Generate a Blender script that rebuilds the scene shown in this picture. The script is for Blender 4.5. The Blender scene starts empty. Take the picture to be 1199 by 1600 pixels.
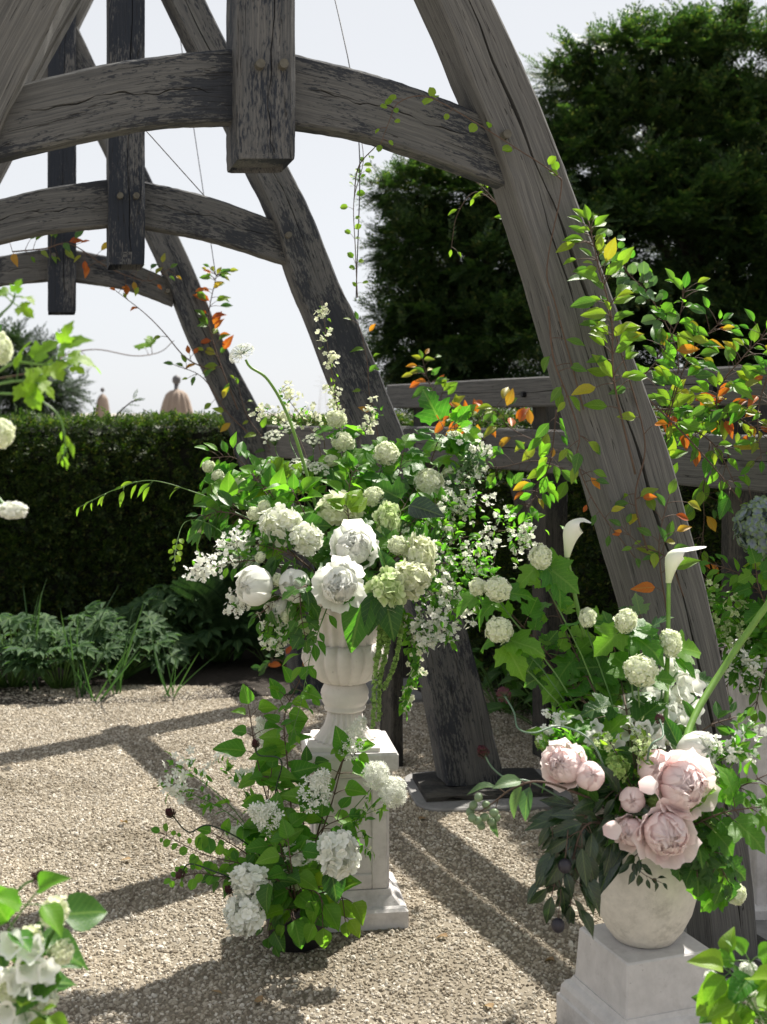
import bpy, math, random
import numpy as np
from mathutils import Vector, Matrix
R = math.radians
SC = bpy.context.scene
COL = SC.collection
rnd = random.Random(7)
rng = np.random.default_rng(7)

# ------------------------------------------------------------------ camera, sky, sun, exposure
CAMH = 1.5; HOR = 645.0; FPX = 2000.0; CX = 599.5
cam = bpy.data.cameras.new('camera'); cam.lens = 45.0; cam.sensor_width = 36.0
cam.shift_y = -(800.0 - HOR) / 1600.0
cam.clip_start = 0.05; cam.clip_end = 4000
cam.dof.use_dof = True; cam.dof.focus_distance = 3.6; cam.dof.aperture_fstop = 5.0
camo = bpy.data.objects.new('camera', cam); COL.objects.link(camo)
camo.location = (0, 0, CAMH); camo.rotation_euler = (R(90), 0, 0)
SC.camera = camo

SUN_AZ, SUN_EL = 34.0, 53.0          # azimuth clockwise from the view direction
wd = bpy.data.worlds.new('World'); SC.world = wd; wd.use_nodes = True
nt = wd.node_tree; nt.nodes.clear()
o = nt.nodes.new('ShaderNodeOutputWorld'); bg = nt.nodes.new('ShaderNodeBackground')
sk = nt.nodes.new('ShaderNodeTexSky'); sk.sky_type = 'NISHITA'; sk.sun_disc = False
sk.sun_elevation = R(SUN_EL); sk.sun_rotation = R(SUN_AZ)
sk.air_density = 0.8; sk.dust_density = 0.7; sk.ozone_density = 1.0
hs = nt.nodes.new('ShaderNodeHueSaturation'); hs.inputs['Saturation'].default_value = 0.30
nt.links.new(sk.outputs[0], hs.inputs['Color'])
vm_ = nt.nodes.new('ShaderNodeMix'); vm_.data_type = 'RGBA'; vm_.inputs[0].default_value = 0.8     # an even pale veil of high haze over the clear sky
vm_.inputs[7].default_value = (5.65, 5.78, 6.0, 1); nt.links.new(hs.outputs[0], vm_.inputs[6]); nt.links.new(vm_.outputs[2], bg.inputs['Color'])
bg.inputs['Strength'].default_value = 0.068
nt.links.new(bg.outputs[0], o.inputs[0])
sl = bpy.data.lights.new('sun', 'SUN'); sl.energy = 5.0; sl.angle = R(0.6); sl.color = (1.0, 0.95, 0.86)
so = bpy.data.objects.new('sun', sl); COL.objects.link(so)
sdir = Vector((math.sin(R(SUN_AZ)) * math.cos(R(SUN_EL)), math.cos(R(SUN_AZ)) * math.cos(R(SUN_EL)), math.sin(R(SUN_EL))))
so.rotation_euler = sdir.to_track_quat('Z', 'Y').to_euler(); so.location = (4, 4, 8)
vs = SC.view_settings; vs.view_transform = 'Standard'; vs.look = 'None'; vs.exposure = 1.15; vs.gamma = 1.0
SC.render.engine = 'CYCLES'
SC.cycles.max_bounces = 8; SC.cycles.transparent_max_bounces = 4; SC.cycles.diffuse_bounces = 6
SC.cycles.transmission_bounces = 4; SC.cycles.glossy_bounces = 2
SC.cycles.caustics_reflective = False; SC.cycles.caustics_refractive = False

BACK = None                                   # (row, reach, depth): bouquets lean back above a row, shaped so the sun reaches the peonies
def P(px, py, Y):
    if BACK and py < BACK[0]: Y = Y + BACK[2] * min(1.0, (BACK[0] - py) / BACK[1])
    return Vector(((px - CX) * Y / FPX, Y, CAMH - (py - HOR) * Y / FPX))

# ------------------------------------------------------------------ materials
def mat(name):
    m = bpy.data.materials.new(name); m.use_nodes = True
    n = m.node_tree.nodes; n.clear()
    out = n.new('ShaderNodeOutputMaterial')
    return m, n, m.node_tree.links, out
def N(n, t, **kw):
    x = n.new(t)
    for k, v in kw.items():
        if k in x.inputs: x.inputs[k].default_value = v
        else: setattr(x, k, v)
    return x
def ramp(n, l, src, stops):
    r = n.new('ShaderNodeValToRGB'); e = r.color_ramp.elements
    while len(e) < len(stops): e.new(0.5)
    for i, (p, c) in enumerate(stops):
        e[i].position = p; e[i].color = (*c, 1) if len(c) == 3 else c
    l.new(src, r.inputs[0]); return r.outputs[0]
def mix(n, l, f, a, b, bt='MIX'):
    m = n.new('ShaderNodeMix'); m.data_type = 'RGBA'; m.blend_type = bt
    for s, v in ((m.inputs[0], f), (m.inputs[6], a), (m.inputs[7], b)):
        if isinstance(v, (int, float)): s.default_value = v
        elif isinstance(v, tuple): s.default_value = (*v, 1)
        else: l.new(v, s)
    return m.outputs[2]
def mth(n, l, op, a, b=0.0):
    m = n.new('ShaderNodeMath'); m.operation = op
    for s, v in ((m.inputs[0], a), (m.inputs[1], b)):
        if isinstance(v, (int, float)): s.default_value = v
        else: l.new(v, s)
    return m.outputs[0]
def piece_random(n, l):
    oi = n.new('ShaderNodeObjectInfo'); ge = n.new('ShaderNodeNewGeometry')
    return mth(n, l, 'FRACT', mth(n, l, 'ADD', oi.outputs['Random'], ge.outputs['Random Per Island']))

def leaf_mat(name, stops, trans=0.42, tcol=2.2, rough=0.42, vein=0.25, spec=0.35, tip=None):
    m, n, l, out = mat(name)
    r = piece_random(n, l)
    c = ramp(n, l, r, stops)
    at = n.new('ShaderNodeAttribute'); at.attribute_name = 'luv'
    sep = n.new('ShaderNodeSeparateXYZ'); l.new(at.outputs['Vector'], sep.inputs[0])
    ay = mth(n, l, 'ABSOLUTE', sep.outputs[1])
    v0 = mth(n, l, 'LESS_THAN', ay, 0.06)
    # side veins
    sv = mth(n, l, 'SUBTRACT', sep.outputs[0], mth(n, l, 'MULTIPLY', ay, 0.35))
    sv = mth(n, l, 'PINGPONG', mth(n, l, 'MULTIPLY', sv, 7.0), 0.5)
    sv = mth(n, l, 'MULTIPLY', mth(n, l, 'LESS_THAN', sv, 0.07), 0.5)
    vv = mth(n, l, 'MULTIPLY', mth(n, l, 'MAXIMUM', v0, sv), vein)
    c = mix(n, l, vv, c, (0.30, 0.42, 0.12))
    tc = n.new('ShaderNodeTexCoord')
    nz = N(n, 'ShaderNodeTexNoise', Scale=35.0, Detail=3.0); l.new(tc.outputs['Object'], nz.inputs['Vector'])
    c = mix(n, l, 0.35, c, mix(n, l, 1.0, c, ramp(n, l, nz.outputs[0], [(0.3, (.55, .55, .5)), (0.7, (1.25, 1.25, 1.1))]), 'MULTIPLY'))
    if tip: c = mix(n, l, mth(n, l, 'MULTIPLY', mth(n, l, 'POWER', mth(n, l, 'MAXIMUM', sep.outputs[0], 0.0), 4.0), 0.6), c, tip)
    b = N(n, 'ShaderNodeBsdfPrincipled', Roughness=rough); b.inputs['Specular IOR Level'].default_value = spec
    l.new(c, b.inputs['Base Color'])
    bm = N(n, 'ShaderNodeBump', Strength=0.35, Distance=0.002); l.new(mth(n, l, 'SUBTRACT', nz.outputs[0], mth(n, l, 'MULTIPLY', sv, 1.2)), bm.inputs['Height'])
    l.new(bm.outputs[0], b.inputs['Normal'])
    t = n.new('ShaderNodeBsdfTranslucent')
    l.new(mix(n, l, 1.0, c, (tcol * 1.05, tcol * 1.25, tcol * 0.55), 'MULTIPLY'), t.inputs['Color'])
    s = N(n, 'ShaderNodeMixShader'); s.inputs[0].default_value = trans
    l.new(b.outputs[0], s.inputs[1]); l.new(t.outputs[0], s.inputs[2]); l.new(s.outputs[0], out.inputs[0])
    return m

def petal_mat(name, tipc, basec, trans=0.35, var=0.12, p=1.3, edge=None):
    m, n, l, out = mat(name)
    at = n.new('ShaderNodeAttribute'); at.attribute_name = 'luv'
    sep = n.new('ShaderNodeSeparateXYZ'); l.new(at.outputs['Vector'], sep.inputs[0])
    x = mth(n, l, 'POWER', mth(n, l, 'MAXIMUM', sep.outputs[0], 0.0), p)
    c = mix(n, l, x, basec, tipc)
    if edge: c = mix(n, l, mth(n, l, 'MULTIPLY', mth(n, l, 'POWER', mth(n, l, 'ABSOLUTE', sep.outputs[1]), 3.0), 0.8), c, edge)
    r = piece_random(n, l)
    c = mix(n, l, 1.0, c, ramp(n, l, r, [(0, (1 - var * 1.2, 1 - var, 1 - var * 1.3)), (1, (1.05, 1.05, 1.03))]), 'MULTIPLY')
    # fine lengthwise streaks of a petal
    cb = n.new('ShaderNodeCombineXYZ'); l.new(mth(n, l, 'MULTIPLY', sep.outputs[0], 1.5), cb.inputs[0]); l.new(mth(n, l, 'MULTIPLY', sep.outputs[1], 14.0), cb.inputs[1]); l.new(mth(n, l, 'MULTIPLY', r, 30.0), cb.inputs[2])
    nz = N(n, 'ShaderNodeTexNoise', Scale=1.0, Detail=2.0); l.new(cb.outputs[0], nz.inputs['Vector'])
    c = mix(n, l, 0.25, c, mix(n, l, 1.0, c, ramp(n, l, nz.outputs[0], [(.3, (.82, .82, .8)), (.7, (1.08, 1.08, 1.08))]), 'MULTIPLY'))
    b = N(n, 'ShaderNodeBsdfPrincipled', Roughness=0.6); b.inputs['Specular IOR Level'].default_value = 0.2
    l.new(c, b.inputs['Base Color'])
    t = n.new('ShaderNodeBsdfTranslucent'); l.new(c, t.inputs['Color'])
    s = N(n, 'ShaderNodeMixShader'); s.inputs[0].default_value = trans
    l.new(b.outputs[0], s.inputs[1]); l.new(t.outputs[0], s.inputs[2]); l.new(s.outputs[0], out.inputs[0])
    return m

def plain(name, col, rough=0.6, var=0.25, scale=20.0, bump=0.2, metal=0.0, spec=0.4, dist=0.003, dirt=None):
    m, n, l, out = mat(name)
    tc = n.new('ShaderNodeTexCoord')
    nz = N(n, 'ShaderNodeTexNoise', Scale=scale, Detail=7.0, Roughness=0.65); l.new(tc.outputs['Object'], nz.inputs['Vector'])
    c = mix(n, l, 1.0, col, ramp(n, l, nz.outputs[0], [(0.25, (1 - var,) * 3), (0.75, (1 + var,) * 3)]), 'MULTIPLY')
    if dirt:
        n2 = N(n, 'ShaderNodeTexNoise', Scale=scale * 0.22, Detail=9.0, Roughness=0.72); l.new(tc.outputs['Object'], n2.inputs['Vector'])
        f = ramp(n, l, n2.outputs[0], [(dirt[1], (0, 0, 0)), (dirt[1] + 0.16, (1, 1, 1))])
        c = mix(n, l, mth(n, l, 'MULTIPLY', f, dirt[2]), c, dirt[0])
        n3 = N(n, 'ShaderNodeTexNoise', Scale=scale * 3.0, Detail=5.0, Roughness=0.7); l.new(tc.outputs['Object'], n3.inputs['Vector'])
        f3 = ramp(n, l, n3.outputs[0], [(0.66, (0, 0, 0)), (0.72, (1, 1, 1))])
        c = mix(n, l, mth(n, l, 'MULTIPLY', f3, 0.6), c, (0.16, 0.14, 0.12))
    b = N(n, 'ShaderNodeBsdfPrincipled', Roughness=rough, Metallic=metal); b.inputs['Specular IOR Level'].default_value = spec
    l.new(c, b.inputs['Base Color'])
    bm = N(n, 'ShaderNodeBump', Strength=bump, Distance=dist); l.new(nz.outputs[0], bm.inputs['Height']); l.new(bm.outputs[0], b.inputs['Normal'])
    l.new(b.outputs[0], out.inputs[0]); return m

def wood_mat(name, light, mid, dark, patch=0.5, amount=0.9):
    m, n, l, out = mat(name)
    at = n.new('ShaderNodeAttribute'); at.attribute_name = 'gco'
    oi = n.new('ShaderNodeObjectInfo')
    off = n.new('ShaderNodeCombineXYZ')
    for i in range(3): l.new(mth(n, l, 'MULTIPLY', oi.outputs['Random'], 37.0 + 11 * i), off.inputs[i])
    ad = n.new('ShaderNodeVectorMath'); ad.operation = 'ADD'; l.new(at.outputs['Vector'], ad.inputs[0]); l.new(off.outputs[0], ad.inputs[1])
    def nz(sc, det=6.0, ro=0.6, dist=0.0):
        mp = n.new('ShaderNodeMapping'); mp.inputs['Scale'].default_value = sc; l.new(ad.outputs[0], mp.inputs['Vector'])
        t = N(n, 'ShaderNodeTexNoise', Scale=1.0, Detail=det, Roughness=ro, Distortion=dist); l.new(mp.outputs[0], t.inputs['Vector']); return t.outputs[0]
    g1 = nz((3, 120, 120), 6, .65, 0.0); g2 = nz((9.0, 330, 330), 4, .6); big = nz((2.6, 6.5, 6.5), 3, .55); flake = nz((34, 150, 150), 6, .75, .0)
    c = mix(n, l, ramp(n, l, g1, [(.3, (0, 0, 0)), (.68, (1, 1, 1))]), mid, light)
    c = mix(n, l, 0.55, c, mix(n, l, 1.0, c, ramp(n, l, g2, [(.3, (.45, .45, .46)), (.62, (1.25, 1.22, 1.18))]), 'MULTIPLY'))
    pf = mth(n, l, 'ADD', mth(n, l, 'MULTIPLY', big, 1.0), mth(n, l, 'MULTIPLY', flake, 0.9))
    pf = ramp(n, l, pf, [(patch + .30, (0, 0, 0)), (patch + .40, (1, 1, 1))])
    c = mix(n, l, mth(n, l, 'MULTIPLY', pf, amount), c, dark)
    ck = nz((1.6, 60, 60), 2, .5, .0)                      # fine drying checks
    ckf = mth(n, l, 'LESS_THAN', mth(n, l, 'ABSOLUTE', mth(n, l, 'SUBTRACT', ck, 0.5)), 0.006)
    c = mix(n, l, mth(n, l, 'MULTIPLY', ckf, 0.75), c, (0.012, 0.011, 0.011))
    mpk = n.new('ShaderNodeMapping'); mpk.inputs['Scale'].default_value = (2.3, 6.5, 6.5); l.new(ad.outputs[0], mpk.inputs['Vector'])
    vo = N(n, 'ShaderNodeTexVoronoi', Scale=1.0); l.new(mpk.outputs[0], vo.inputs['Vector'])          # scattered knots
    kn = ramp(n, l, mth(n, l, 'ADD', vo.outputs['Distance'], mth(n, l, 'MULTIPLY', g1, .05)), [(.07, (1, 1, 1)), (.12, (0, 0, 0))])
    c = mix(n, l, mth(n, l, 'MULTIPLY', kn, .75), c, (.022, .019, .017))
    b = N(n, 'ShaderNodeBsdfPrincipled', Roughness=0.85); b.inputs['Specular IOR Level'].default_value = 0.25
    l.new(c, b.inputs['Base Color'])
    h = mth(n, l, 'ADD', mth(n, l, 'MULTIPLY', g1, 0.6), mth(n, l, 'MULTIPLY', g2, 0.5))
    h = mth(n, l, 'SUBTRACT', mth(n, l, 'ADD', h, mth(n, l, 'MULTIPLY', pf, 0.15)), ckf)
    bm = N(n, 'ShaderNodeBump', Strength=0.5, Distance=0.003); l.new(h, bm.inputs['Height']); l.new(bm.outputs[0], b.inputs['Normal'])
    l.new(b.outputs[0], out.inputs[0]); return m

M = {}
M['oak'] = wood_mat('weathered_oak', (.122, .122, .121), (.066, .069, .073), (.018, .022, .031), 0.67, .85)
M['oak_worn'] = wood_mat('worn_oak', (.128, .126, .125), (.060, .064, .070), (.012, .017, .028), 0.56, .9)
M['oak_plain'] = wood_mat('grey_oak', (.138, .136, .132), (.078, .079, .080), (.022, .025, .031), 0.74, .75)
M['oak_dark'] = wood_mat('dark_oak', (.085, .080, .070), (.05, .048, .044), (.018, .019, .021), 0.6, .8)  # darker oak tone for sills, posts and brace
M['yew'] = leaf_mat('yew_needles', [(0, (.018, .040, .016)), (.6, (.034, .070, .022)), (.9, (.07, .115, .03)), (1, (.12, .13, .04))], .28, 1.8, .5, 0.0, .3)
M['yew_far'] = leaf_mat('far_needles', [(0, (.018, .035, .022)), (1, (.04, .065, .032))], .2, 1.5, .6, 0.0, .2)
M['hedge'] = leaf_mat('hedge_needles', [(0, (.016, .034, .010)), (.6, (.034, .066, .014)), (.9, (.08, .12, .024)), (1, (.15, .14, .04))], .32, 1.8, .5, 0.0, .3)
M['core'] = plain('dark_core_fill', (.012, .014, .009), .95, .4)  # near-black fill for the light-blocking box inside each hedge
M['bark'] = plain('bark', (.06, .045, .035), .9, .4, 30, .8, dist=.01)
M['stone'] = plain('painted_stone', (.54, .52, .515), .75, .14, 24, .5, dist=.005, dirt=((.27, .25, .235), .50, .6))
M['urnstone'] = plain('urn_stone', (.66, .62, .585), .72, .08, 30, .3, dist=.003, dirt=((.32, .29, .26), .53, .55))
M['pot'] = plain('cream_pot', (.63, .60, .545), .66, .12, 60, .5, dist=.003, dirt=((.25, .235, .20), .52, .6))
M['blackpot'] = plain('black_pot', (.012, .012, .013), .5, .3)
M['soil'] = plain('soil', (.028, .021, .015), .95, .5, 25, 1.0, dist=.03)
M['concrete'] = plain('concrete', (.20, .195, .19), .9, .3, 14, .6, dist=.01)
M['wire'] = plain('wire', (.06, .06, .065), .5, .1, metal=.6)
M['peg'] = plain('oak_peg', (.085, .08, .066), .8, .4, 60, .5)
M['iron'] = plain('iron', (.015, .015, .018), .5, .3, metal=.5)
M['steel'] = plain('hazed_steel', (.55, .57, .60), .6, .05)  # pale grey-blue paint stands in for distance haze on the pylon
M['cloth'] = plain('beige_cloth', (.27, .21, .17), .9, .1, 8, .2)
M['ball'] = plain('grey_ball', (.10, .095, .10), .6, .2)
LG = [(0, (.045, .15, .020)), (.5, (.075, .20, .022)), (1, (.13, .26, .026))]
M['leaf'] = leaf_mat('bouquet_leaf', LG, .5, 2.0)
M['leaf_lime'] = leaf_mat('lime_leaf', [(0, (.11, .22, .02)), (1, (.21, .31, .03))], .5, 1.7)
M['leaf_dark'] = leaf_mat('dark_leaf', [(0, (.008, .026, .012)), (1, (.022, .05, .018))], .15, 1.8, .25, .15, .6)
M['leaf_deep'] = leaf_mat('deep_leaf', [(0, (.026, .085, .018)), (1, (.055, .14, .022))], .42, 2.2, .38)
M['leaf_grey'] = leaf_mat('greygreen_leaf', [(0, (.05, .11, .06)), (1, (.11, .18, .085))], .35, 1.8)
M['leaf_bed'] = leaf_mat('bed_leaf', [(0, (.018, .052, .022)), (1, (.048, .10, .036))], .3, 1.7, .7, .2, .2)
M['leaf_vine'] = leaf_mat('vine_leaf', [(0, (.045, .12, .03)), (.5, (.12, .22, .025)), (.78, (.26, .32, .03)), (.88, (.42, .30, .03)), (.94, (.46, .14, .02)), (1, (.36, .07, .02))], .45, 1.5, .4)
M['leaf_orange'] = leaf_mat('orange_leaf', [(0, (.13, .20, .03)), (.35, (.30, .28, .04)), (.5, (.5, .13, .02)), (1, (.36, .06, .015))], .45, 1.5, .4)
M['dryleaf'] = leaf_mat('dry_leaf', [(0, (.22, .12, .06)), (1, (.35, .24, .14))], .2, 1.0, .8)
M['stem'] = leaf_mat('green_stem', [(0, (.07, .16, .04)), (1, (.12, .22, .05))], 0.0, 1.0, .45, 0.0)
M['stalk'] = leaf_mat('thick_stalk', [(0, (.14, .27, .05)), (1, (.16, .30, .06))], 0.0, 1.0, .4, 0.0)
M['stem_grey'] = leaf_mat('grey_stem', [(0, (.09, .16, .11)), (1, (.11, .18, .12))], 0.0, 1.0, .45, 0.0)
M['twig'] = plain('brown_twig', (.085, .055, .04), .8, .3, 60)
M['snow'] = petal_mat('snowball_petal', (.90, .91, .79), (.72, .77, .50), .42)
M['snow_green'] = petal_mat('green_snowball_petal', (.46, .60, .22), (.25, .42, .10), .3)
M['white'] = petal_mat('white_petal', (.88, .88, .84), (.76, .79, .60), .38)
M['pure'] = petal_mat('pure_white_petal', (.88, .88, .86), (.80, .81, .72), .32)
M['cream'] = petal_mat('cream_petal', (.87, .86, .74), (.68, .73, .44), .38)
M['greenhyd'] = petal_mat('greenish_petal', (.74, .80, .52), (.45, .60, .22), .32)
M['peony_w'] = petal_mat('white_peony_petal', (.95, .95, .93), (.94, .93, .88), .5)
M['peony_p'] = petal_mat('pink_peony_petal', (.97, .86, .86), (.95, .71, .72), .5, .04, .7)
M['bluehyd'] = petal_mat('blue_green_petal', (.27, .38, .13), (.30, .33, .52), .3, .25)
M['calla'] = petal_mat('calla_spathe', (.88, .88, .84), (.62, .72, .34), .3, .03, .6)
M['amar'] = petal_mat('amaranth', (.36, .52, .16), (.20, .36, .08), .25)
M['purple'] = petal_mat('purple_bud', (.075, .010, .030), (.05, .05, .025), .03)
M['berry'] = plain('green_berry', (.14, .20, .10), .4, .3, 40, .1)
M['plum'] = plain('dark_plum', (.02, .018, .025), .45, .3)
M['spadix'] = plain('spadix', (.6, .45, .08), .7, .2)

# ------------------------------------------------------------------ mesh tools
class T:                                    # a template: verts, faces, per-vertex luv
    def __init__(s, v, f, uv=None):
        s.v = np.array(v, float); s.tot = np.array([len(a) for a in f], np.int32)
        s.lp = np.array([i for a in f for i in a], np.int32)
        s.uv = np.zeros((len(s.v), 2)) if uv is None else np.array(uv, float)
class Bag:
    def __init__(s): s.V = []; s.L = []; s.Tt = []; s.U = []; s.n = 0
    def many(s, t, A, loc):                 # A (K,3,3) columns = axes; loc (K,3)
        K = len(loc)
        if K == 0: return
        v = np.einsum('kij,nj->kni', A, t.v) + loc[:, None, :]
        s.V.append(v.reshape(-1, 3))
        s.L.append((t.lp[None] + (s.n + len(t.v) * np.arange(K))[:, None]).ravel())
        s.Tt.append(np.tile(t.tot, K)); s.U.append(np.tile(t.uv, (K, 1))); s.n += K * len(t.v)
    def one(s, t, A, loc): s.many(t, np.array(A, float)[None], np.array(loc, float)[None])
    def tpl(s, t): s.one(t, np.eye(3), (0, 0, 0))
    def mesh(s, name, m, smooth=True, gco=None):
        me = bpy.data.meshes.new(name)
        V = np.concatenate(s.V); L = np.concatenate(s.L); Tt = np.concatenate(s.Tt); U = np.concatenate(s.U)
        me.vertices.add(len(V)); me.vertices.foreach_set('co', V.astype(np.float32).ravel())
        me.loops.add(len(L)); me.loops.foreach_set('vertex_index', L.astype(np.int32))
        me.polygons.add(len(Tt)); st = np.concatenate([[0], np.cumsum(Tt)[:-1]])
        me.polygons.foreach_set('loop_start', st.astype(np.int32)); me.polygons.foreach_set('loop_total', Tt.astype(np.int32))
        me.update(calc_edges=True)
        me.polygons.foreach_set('use_smooth', np.full(len(Tt), smooth, bool))
        a = me.attributes.new('luv', 'FLOAT2', 'POINT'); a.data.foreach_set('vector', U.astype(np.float32).ravel())
        if gco is not None:
            a = me.attributes.new('gco', 'FLOAT_VECTOR', 'POINT'); a.data.foreach_set('vector', np.array(gco, np.float32).ravel())
        me.materials.append(M[m] if isinstance(m, str) else m)
        me.validate(); return me
def link(name, me, parent=None, loc=None, rot=None, scale=None):
    ob = bpy.data.objects.new(name, me); COL.objects.link(ob)
    if parent is not None: ob.parent = parent
    if loc is not None: ob.location = loc
    if rot is not None: ob.rotation_mode = 'QUATERNION'; ob.rotation_quaternion = rot
    if scale is not None: ob.scale = scale if hasattr(scale, '__len__') else (scale,) * 3
    return ob
def tag(ob, label=None, cat=None, group=None, kind=None):
    for k, v in (('label', label), ('category', cat), ('group', group), ('kind', kind)):
        if v: ob[k] = v
    return ob
def thing(name, loc, label, cat, group=None):
    return tag(link(name, None, None, loc), label, cat, group)
def mk(name, t, m, parent=None, loc=None, smooth=True, **k):
    b = Bag(); b.tpl(t); return link(name, b.mesh(name, m, smooth), parent, loc, **k)
def tmesh(name, t, m, smooth=True):
    b = Bag(); b.tpl(t); return b.mesh(name, m, smooth)
def catmull(pts, n):
    pts = [np.array(p, float) for p in pts]
    if len(pts) == 2: return [pts[0] + (pts[1] - pts[0]) * i / n for i in range(n + 1)]
    q = [2 * pts[0] - pts[1]] + pts + [2 * pts[-1] - pts[-2]]
    out = []; S = len(pts) - 1
    for i in range(n + 1):
        t = i / n * S; k = min(int(t), S - 1); t -= k
        a, b, c, d = q[k:k + 4]
        out.append(0.5 * (2 * b + (c - a) * t + (2 * a - 5 * b + 4 * c - d) * t * t + (3 * b - a - 3 * c + d) * t ** 3))
    return out
def tube(pts, r0, r1=None, sides=6, n=None, smoothpath=True):
    r1 = r0 if r1 is None else r1
    p = catmull(pts, n or max(3, 4 * (len(pts) - 1))) if smoothpath else [np.array(q, float) for q in pts]
    v, f, uv = [], [], []; up = np.array([0.3, 0.2, 1.0])
    for i, c in enumerate(p):
        d = p[min(i + 1, len(p) - 1)] - p[max(i - 1, 0)]; d = d / (np.linalg.norm(d) + 1e-9)
        a = np.cross(d, up); na = np.linalg.norm(a)
        a = np.array([1., 0, 0]) if na < 1e-4 else a / na
        b = np.cross(d, a); r = r0 + (r1 - r0) * i / (len(p) - 1)
        for k in range(sides):
            an = 2 * math.pi * k / sides; v.append(c + r * (a * math.cos(an) + b * math.sin(an))); uv.append((0.3, 0.5))
    for i in range(len(p) - 1):
        for k in range(sides): f.append((i * sides + k, i * sides + (k + 1) % sides, (i + 1) * sides + (k + 1) % sides, (i + 1) * sides + k))
    f.append(tuple(range(sides))[::-1]); f.append(tuple((len(p) - 1) * sides + k for k in range(sides)))
    return T(v, f, uv)
def lathe(prof, seg=48, flute=None):
    v, f = [], []
    for i, (r, z) in enumerate(prof):
        for k in range(seg):
            a = 2 * math.pi * k / seg; rr = r if flute is None else flute(i, r, a)
            v.append((rr * math.cos(a), rr * math.sin(a), z))
    for i in range(len(prof) - 1):
        for k in range(seg): f.append((i * seg + k, i * seg + (k + 1) % seg, (i + 1) * seg + (k + 1) % seg, (i + 1) * seg + k))
    f.append(tuple(range(seg))[::-1]); f.append(tuple((len(prof) - 1) * seg + k for k in range(seg)))
    return T(v, f)
def boxt(x0, x1, y0, y1, z0, z1, b=0.006):
    # a box with all edges chamfered by b
    import itertools
    v = []; idx = {}
    X = (x0, x1); Y = (y0, y1); Z = (z0, z1)
    for i, j, k in itertools.product((0, 1), repeat=3):
        c = (X[i], Y[j], Z[k]); s = (b if i == 0 else -b, b if j == 0 else -b, b if k == 0 else -b)
        for ax in range(3):
            idx[(i, j, k, ax)] = len(v); v.append(tuple(c[m] + (0 if m == ax else s[m]) for m in range(3)))
    f = []
    def ordered(ids):
        pts = [Vector(v[i]) for i in ids]; c = sum(pts, Vector()) / len(pts); cen = Vector(((x0 + x1) / 2, (y0 + y1) / 2, (z0 + z1) / 2))
        nrm = None
        for a in range(1, len(pts) - 0):
            nn = (pts[0] - c).cross(pts[a % len(pts)] - c)
            if nn.length > 1e-12: nrm = nn.normalized(); break
        if nrm.dot(c - cen) < 0: nrm = -nrm
        e1 = (pts[0] - c).normalized(); e2 = nrm.cross(e1)
        o = sorted(range(len(ids)), key=lambda q: math.atan2((pts[q] - c).dot(e2), (pts[q] - c).dot(e1)))
        return tuple(ids[q] for q in o)
    for ax in range(3):
        o1, o2 = [m for m in range(3) if m != ax]
        for s in (0, 1):
            ids = []
            for p in (0, 1):
                for q in (0, 1):
                    t = [0, 0, 0]; t[ax] = s; t[o1] = p; t[o2] = q; ids.append(idx[(*t, ax)])
            f.append(ordered(ids))
        for p in (0, 1):
            for q in (0, 1):
                ids = []
                for s in (0, 1):
                    t = [0, 0, 0]; t[ax] = s; t[o1] = p; t[o2] = q
                    ids += [idx[(*t, o1)], idx[(*t, o2)]]
                f.append(ordered(ids))
    for i, j, k in itertools.product((0, 1), repeat=3): f.append(ordered([idx[(i, j, k, a)] for a in range(3)]))
    return T(v, f)
def basis(x, up):                            # rows of vectors -> (K,3,3) with columns X, Y, Z
    x = x / (np.linalg.norm(x, axis=1, keepdims=True) + 1e-9)
    y = np.cross(up, x); y /= (np.linalg.norm(y, axis=1, keepdims=True) + 1e-9)
    z = np.cross(x, y); return np.stack([x, y, z], axis=2)
def quat(x, up):
    x = Vector(x).normalized(); y = Vector(up).cross(x)
    if y.length < 1e-5: y = Vector((0.3, 1, 0)).cross(x)
    y.normalize(); z = x.cross(y)
    return Matrix((x, y, z)).transposed().to_quaternion()
def rv(s=1.0): return Vector((rnd.uniform(-1, 1), rnd.uniform(-1, 1), rnd.uniform(-1, 1))) * s

# ------------------------------------------------------------------ leaf and petal templates (length 1 along +X, normal +Z)
def leaf_t(w, n=6, wid=0.3, fold=0.35, curl=0.35, cols=4, wave=0.0, seed=0):
    r = random.Random(seed); v, f, uv = [], [], []
    for i in range(n + 1):
        s = i / n; ww = wid * w(s)
        for j in range(cols + 1):
            t = 2 * j / cols - 1; y = t * ww
            z = fold * abs(y) - curl * s * s * 0.5 + wave * math.sin(s * 9 + seed + (2 if t > 0 else 0)) * abs(t) ** 2
            v.append((s * (1 - 0.1 * curl), y, z)); uv.append((s, t * (w(s) if w(s) > .3 else .3)))
    c = cols + 1
    for i in range(n):
        for j in range(cols): f.append((i * c + j, (i + 1) * c + j, (i + 1) * c + j + 1, i * c + j + 1))
    return T(v, f, uv)
ovate = lambda s: max(0.03, math.sin(math.pi * min(1, s ** 0.62)) ** 0.85)
lance = lambda s: max(0.02, math.sin(math.pi * s ** 0.8) ** 1.1)
roundl = lambda s: max(0.05, math.sqrt(max(0, 1 - (2 * s - 1) ** 2)))
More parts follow.
